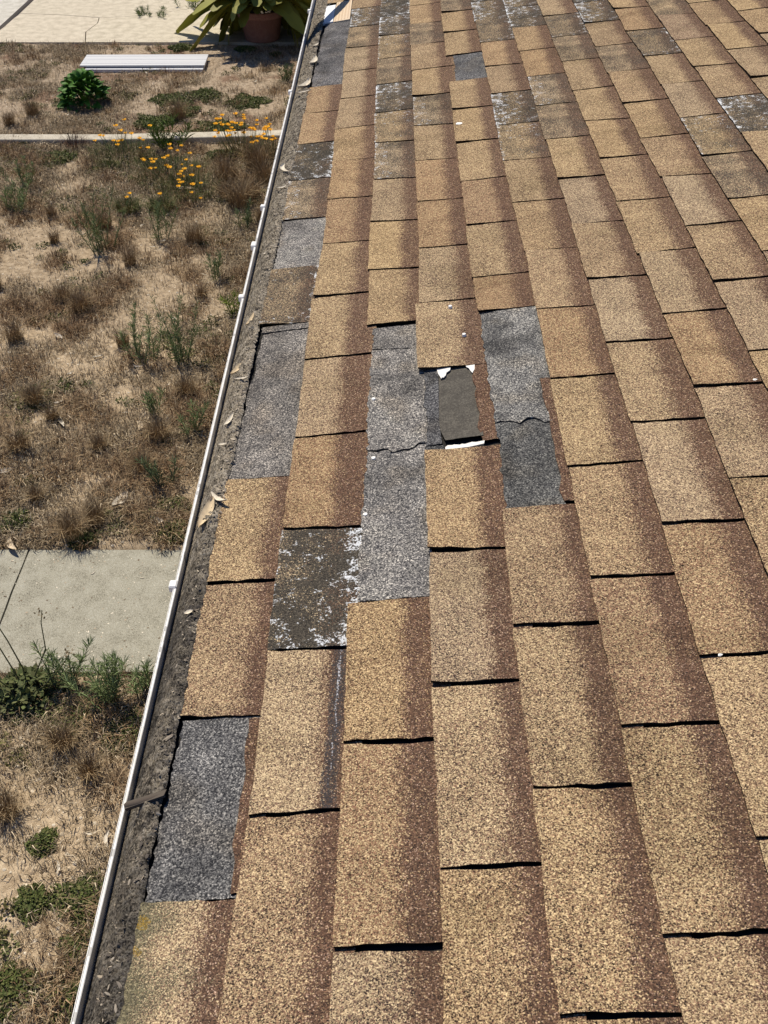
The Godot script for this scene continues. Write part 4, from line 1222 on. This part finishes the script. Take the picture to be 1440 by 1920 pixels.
	for i in pads.size():
		var p: Array = pads[i]
		var near: bool = p[1] > -2.25
		var o := put(mat_mesh(p[2], 0.028 if not near else 0.035, int(1500 + 9000 * p[2]), gcol, 300 + i, 0.012 if near else 0.019), "ground_cover", M.plant)
		o.position = Vector3(p[0], ground_h(p[0], p[1]), p[1])
		var l := "low green ground cover patch between the panels and the edging"
		var grp := "ground cover patches in the far bed"
		if near:
			l = "dense green ground cover cushion on sandy soil nearest the camera"; grp = "ground cover cushions in the near bed"
		elif p[1] > -4.0:
			l = "thin green ground cover at the far edge of the walkway"; grp = "ground cover along the walkway"
		elif p[1] > -9.2:
			l = "dull green ground cover patch just below the edging"; grp = "ground cover below the edging"
		elif p[1] < -12.0:
			l = "thin green growth along the patio edge"; grp = "growth along the patio edge"
		tag(o, l, "ground cover", grp)
	# poppies
	var fl := func(n: int, rx: float, rz: float, h0: float, h1: float) -> Array:
		var out := []
		for i in n: out.append([rng.randf_range(-rx, rx), rng.randf_range(-rz, rz), rng.randf_range(h0, h1)])
		return out
	poppy(Vector3(-2.26, 0, -8.85), fl.call(16, 0.28, 0.30, 0.06, 0.26), "poppy clump with a few orange flowers below the edging at the left")
	poppy(Vector3(-1.72, 0, -8.38), fl.call(22, 0.26, 0.34, 0.05, 0.24), "poppy clump with many small orange flowers in the middle")
	poppy(Vector3(-1.50, 0, -8.02), fl.call(12, 0.16, 0.26, 0.05, 0.20), "sparse orange poppies below the middle clump")
	poppy(Vector3(-1.12, 0, -8.95), fl.call(48, 0.26, 0.16, 0.16, 0.38), "densest bank of orange poppies beside the edging", true)
	poppy(Vector3(-0.80, 0, -8.85), fl.call(14, 0.11, 0.20, 0.14, 0.32), "orange poppies partly hidden behind the gutter", true)
	poppy(Vector3(-1.97, 0, -7.62), fl.call(2, 0.04, 0.04, 0.10, 0.16), "lone orange poppy pair above the large feathery weed")
	poppy(Vector3(-1.68, 0, -7.66), fl.call(1, 0.03, 0.03, 0.12, 0.16), "single orange poppy above the lone feathery weed")
	# dried brown stalks in front of the edging
	var ds := put(tuft_mesh(0.20, 0.10, 160, [Color(0.12, 0.06, 0.04), Color(0.09, 0.055, 0.04)], 71, 0.9), "dead_weed", M.dry)
	ds.position = Vector3(-2.80, 0.0, -9.12)
	tag(ds, "dark dead weed leaning on the edging at the left", "weed")

func leggy_plant() -> void:
	var t := base("leggy_weed", Vector3(-1.34, ground_h(-1.34, -2.20), -2.20))
	tag(t, "leggy branching plant with dry seed heads beside the walkway", "plant")
	var st := mb(); var hd := mb()
	var r := RandomNumberGenerator.new(); r.seed = 4
	var arms := [[Vector3(0.05, 0.12, -0.02), Vector3(0.12, 0.26, -0.04), Vector3(0.13, 0.42, -0.05), Vector3(0.15, 0.50, -0.05)], [Vector3(-0.03, 0.14, 0), Vector3(-0.08, 0.28, -0.03), Vector3(-0.14, 0.34, -0.04), Vector3(-0.18, 0.36, -0.04)], [Vector3(0.0, 0.16, -0.02), Vector3(-0.04, 0.32, -0.04), Vector3(-0.07, 0.42, -0.05), Vector3(-0.08, 0.46, -0.05)], [Vector3(0.09, 0.08, 0.02), Vector3(0.18, 0.18, 0.0), Vector3(0.22, 0.24, -0.01), Vector3(0.24, 0.28, -0.01)], [Vector3(-0.08, 0.08, 0.02), Vector3(-0.16, 0.16, 0.0), Vector3(-0.20, 0.24, 0), Vector3(-0.21, 0.28, 0)]]
	for a in arms:
		tube(st, [Vector3(0, -0.02, 0)] + a, 0.0042, 0.0018, Color(0.10, 0.11, 0.05), 5)
		for k in 16:
			var p: Vector3 = a[3].lerp(a[2], r.randf() * 0.5) + Vector3(r.randf_range(-1, 1), r.randf_range(-1, 1), r.randf_range(-1, 1)) * 0.022
			var d := Vector3(r.randf_range(-1, 1), r.randf_range(-0.3, 1), r.randf_range(-1, 1)).normalized() * 0.014
			var s := d.cross(Vector3.UP).normalized() * 0.005
			quad(hd, p, p + d * 0.5 - s, p + d, p + d * 0.5 + s, Color(0.13, 0.10, 0.06) * r.randf_range(0.6, 1.4))
	put(done(st), "stem", M.plant, t)
	put(done(hd), "seed_head", M.dry, t)
	put(mat_mesh(0.20, 0.12, 1100, [Color(0.10, 0.125, 0.045), Color(0.13, 0.14, 0.06), Color(0.07, 0.085, 0.035)], 91, 0.03), "foliage", M.plant, t)

func yard_litter() -> void:
	var pale := [Color(0.72, 0.66, 0.54), Color(0.60, 0.50, 0.36), Color(0.66, 0.60, 0.50)]
	var meshes := []
	for i in 6: meshes.append(leaf_mesh([0.06, 0.2, 0.12, 0.3, 0.05, 0.16][i], [0.0, 0.12, -0.16, 0.05, 0.2, -0.05][i], [0.16, 0.24, 0.20, 0.3, 0.14, 0.36][i], pale[i % 3], 200 + i))
	var big := [[-1.02, -5.68, 0.11], [-0.92, -5.74, 0.10], [-2.03, -5.46, 0.09], [-1.69, -5.19, 0.09], [-1.74, -4.39, 0.16], [-1.65, -4.22, 0.07], [-1.24, -4.32, 0.13], [-1.02, -3.92, 0.10], [-1.00, -3.87, 0.08], [-0.96, -3.42, 0.11], [-1.70, -3.22, 0.13], [-0.80, -1.43, 0.08], [-0.88, -1.46, 0.05], [-0.98, -1.30, 0.06], [-1.13, -1.14, 0.07], [-1.21, -3.60, 0.15], [-1.15, -4.84, 0.06], [-1.56, -4.71, 0.09], [-1.58, -8.06, 0.22], [-1.94, -3.88, 0.10], [-1.27, -4.27, 0.10], [-1.39, -5.07, 0.07]]
	for b in big:
		_leaf(meshes, b[0], b[1], b[2])
	for i in 110:
		var z := -1.0 - 11.0 * pow(rng.randf(), 0.8)
		var x := rng.randf_range(-0.6 + z * 0.28, -0.6)
		if z < -2.2 and z > -3.3 and rng.randf() < 0.5: continue
		_leaf(meshes, x, z, rng.randf_range(0.025, 0.075))

func _leaf(meshes: Array, x: float, z: float, l: float) -> void:
	var o := put(meshes[rng.randi_range(0, 5)], "fallen_leaf", M.dry)
	var y := ground_h(x, z) + 0.012
	if z < -2.34 and z > -3.22: y = 0.014
	o.position = Vector3(x, y, z)
	o.rotation = Vector3(rng.randf_range(-0.2, 0.2), rng.randf() * TAU, rng.randf_range(-0.15, 0.15))
	o.scale = Vector3.ONE * l
	if l > 0.12: tag(o, "long pale fallen leaf strip on the dry yard", "leaf", "long fallen leaves on the yard")
	elif z > -2.32: tag(o, "small pale fallen leaf on the near sandy bed", "leaf", "fallen leaves on the near bed")
	elif z > -3.24: tag(o, "small pale fallen leaf lying on the concrete walkway", "leaf", "fallen leaves on the walkway")
	elif z < -9.4: tag(o, "small pale fallen leaf in the far bed behind the edging", "leaf", "fallen leaves behind the edging")
	elif z < -6.5: tag(o, "small pale fallen leaf among the poppies and upper weeds", "leaf", "fallen leaves in the upper yard")
	elif x > -1.3: tag(o, "small pale fallen leaf in the dry grass next to the gutter", "leaf", "fallen leaves beside the gutter")
	else: tag(o, "small pale fallen leaf in the dry grass left of the green weeds", "leaf", "fallen leaves in the dry grass")

# ------------------------------------------------------------------ scene
func _ready() -> void:
	cam = Camera3D.new()
	cam.name = "camera"
	cam.projection = Camera3D.PROJECTION_PERSPECTIVE
	cam.fov = 52.485
	cam.near = 0.05
	cam.far = 4000.0
	add_child(cam)
	cam.transform = Transform3D(Basis(Vector3(0.999937, 0.001964, -0.011057), Vector3(-0.008553, 0.771263, -0.636459), Vector3(0.007278, 0.636513, 0.771232)).orthonormalized(), Vector3(0.33351, 3.73149, 0.95786))
	cam.current = true

	var sky_mat := ProceduralSkyMaterial.new()
	sky_mat.sky_top_color = Color(0.27, 0.42, 0.66)
	sky_mat.sky_horizon_color = Color(0.66, 0.72, 0.79)
	sky_mat.sky_curve = 0.18
	sky_mat.ground_bottom_color = Color(0.32, 0.27, 0.21)
	sky_mat.ground_horizon_color = Color(0.55, 0.56, 0.56)
	sky_mat.sun_angle_max = 0.0
	var sky := Sky.new()
	sky.sky_material = sky_mat
	var env := Environment.new()
	env.background_mode = Environment.BG_SKY
	env.sky = sky
	env.background_energy_multiplier = 0.75
	env.tonemap_mode = Environment.TONE_MAPPER_LINEAR
	env.tonemap_exposure = 1.12
	env.sdfgi_enabled = true
	env.ssao_enabled = true
	env.ssil_enabled = true
	var we := WorldEnvironment.new()
	we.name = "world_environment"
	we.environment = env
	add_child(we)

	var sun := DirectionalLight3D.new()
	sun.name = "sun"
	sun.light_color = Color(1.0, 0.955, 0.88)
	sun.light_energy = 1.5
	sun.light_angular_distance = 0.5
	sun.shadow_enabled = true
	add_child(sun)
	var to_sun := Vector3(-0.26, 0.86, -0.46).normalized()
	sun.look_at_from_position(to_sun * 50.0, Vector3.ZERO, Vector3.UP)

	rng.seed = 20240
	for n in [[n_fine, 11, 0.09, 3], [n_mid, 12, 0.022, 3], [n_big, 13, 0.008, 3]]:
		var f: FastNoiseLite = n[0]
		f.noise_type = FastNoiseLite.TYPE_SIMPLEX_SMOOTH
		f.seed = n[1]
		f.frequency = n[2]
		f.fractal_octaves = n[3]
	for s in SLOTS: slot_at.erase(s)

	materials()
	ground()
	paving()
	print("ground ", Time.get_ticks_msec())
	build_house()
	print("house ", Time.get_ticks_msec())
	yard_things()
	gutter_debris()
	roof_litter()
	print("things ", Time.get_ticks_msec())
	vegetation()
	yard_litter()
	print("done ", Time.get_ticks_msec())
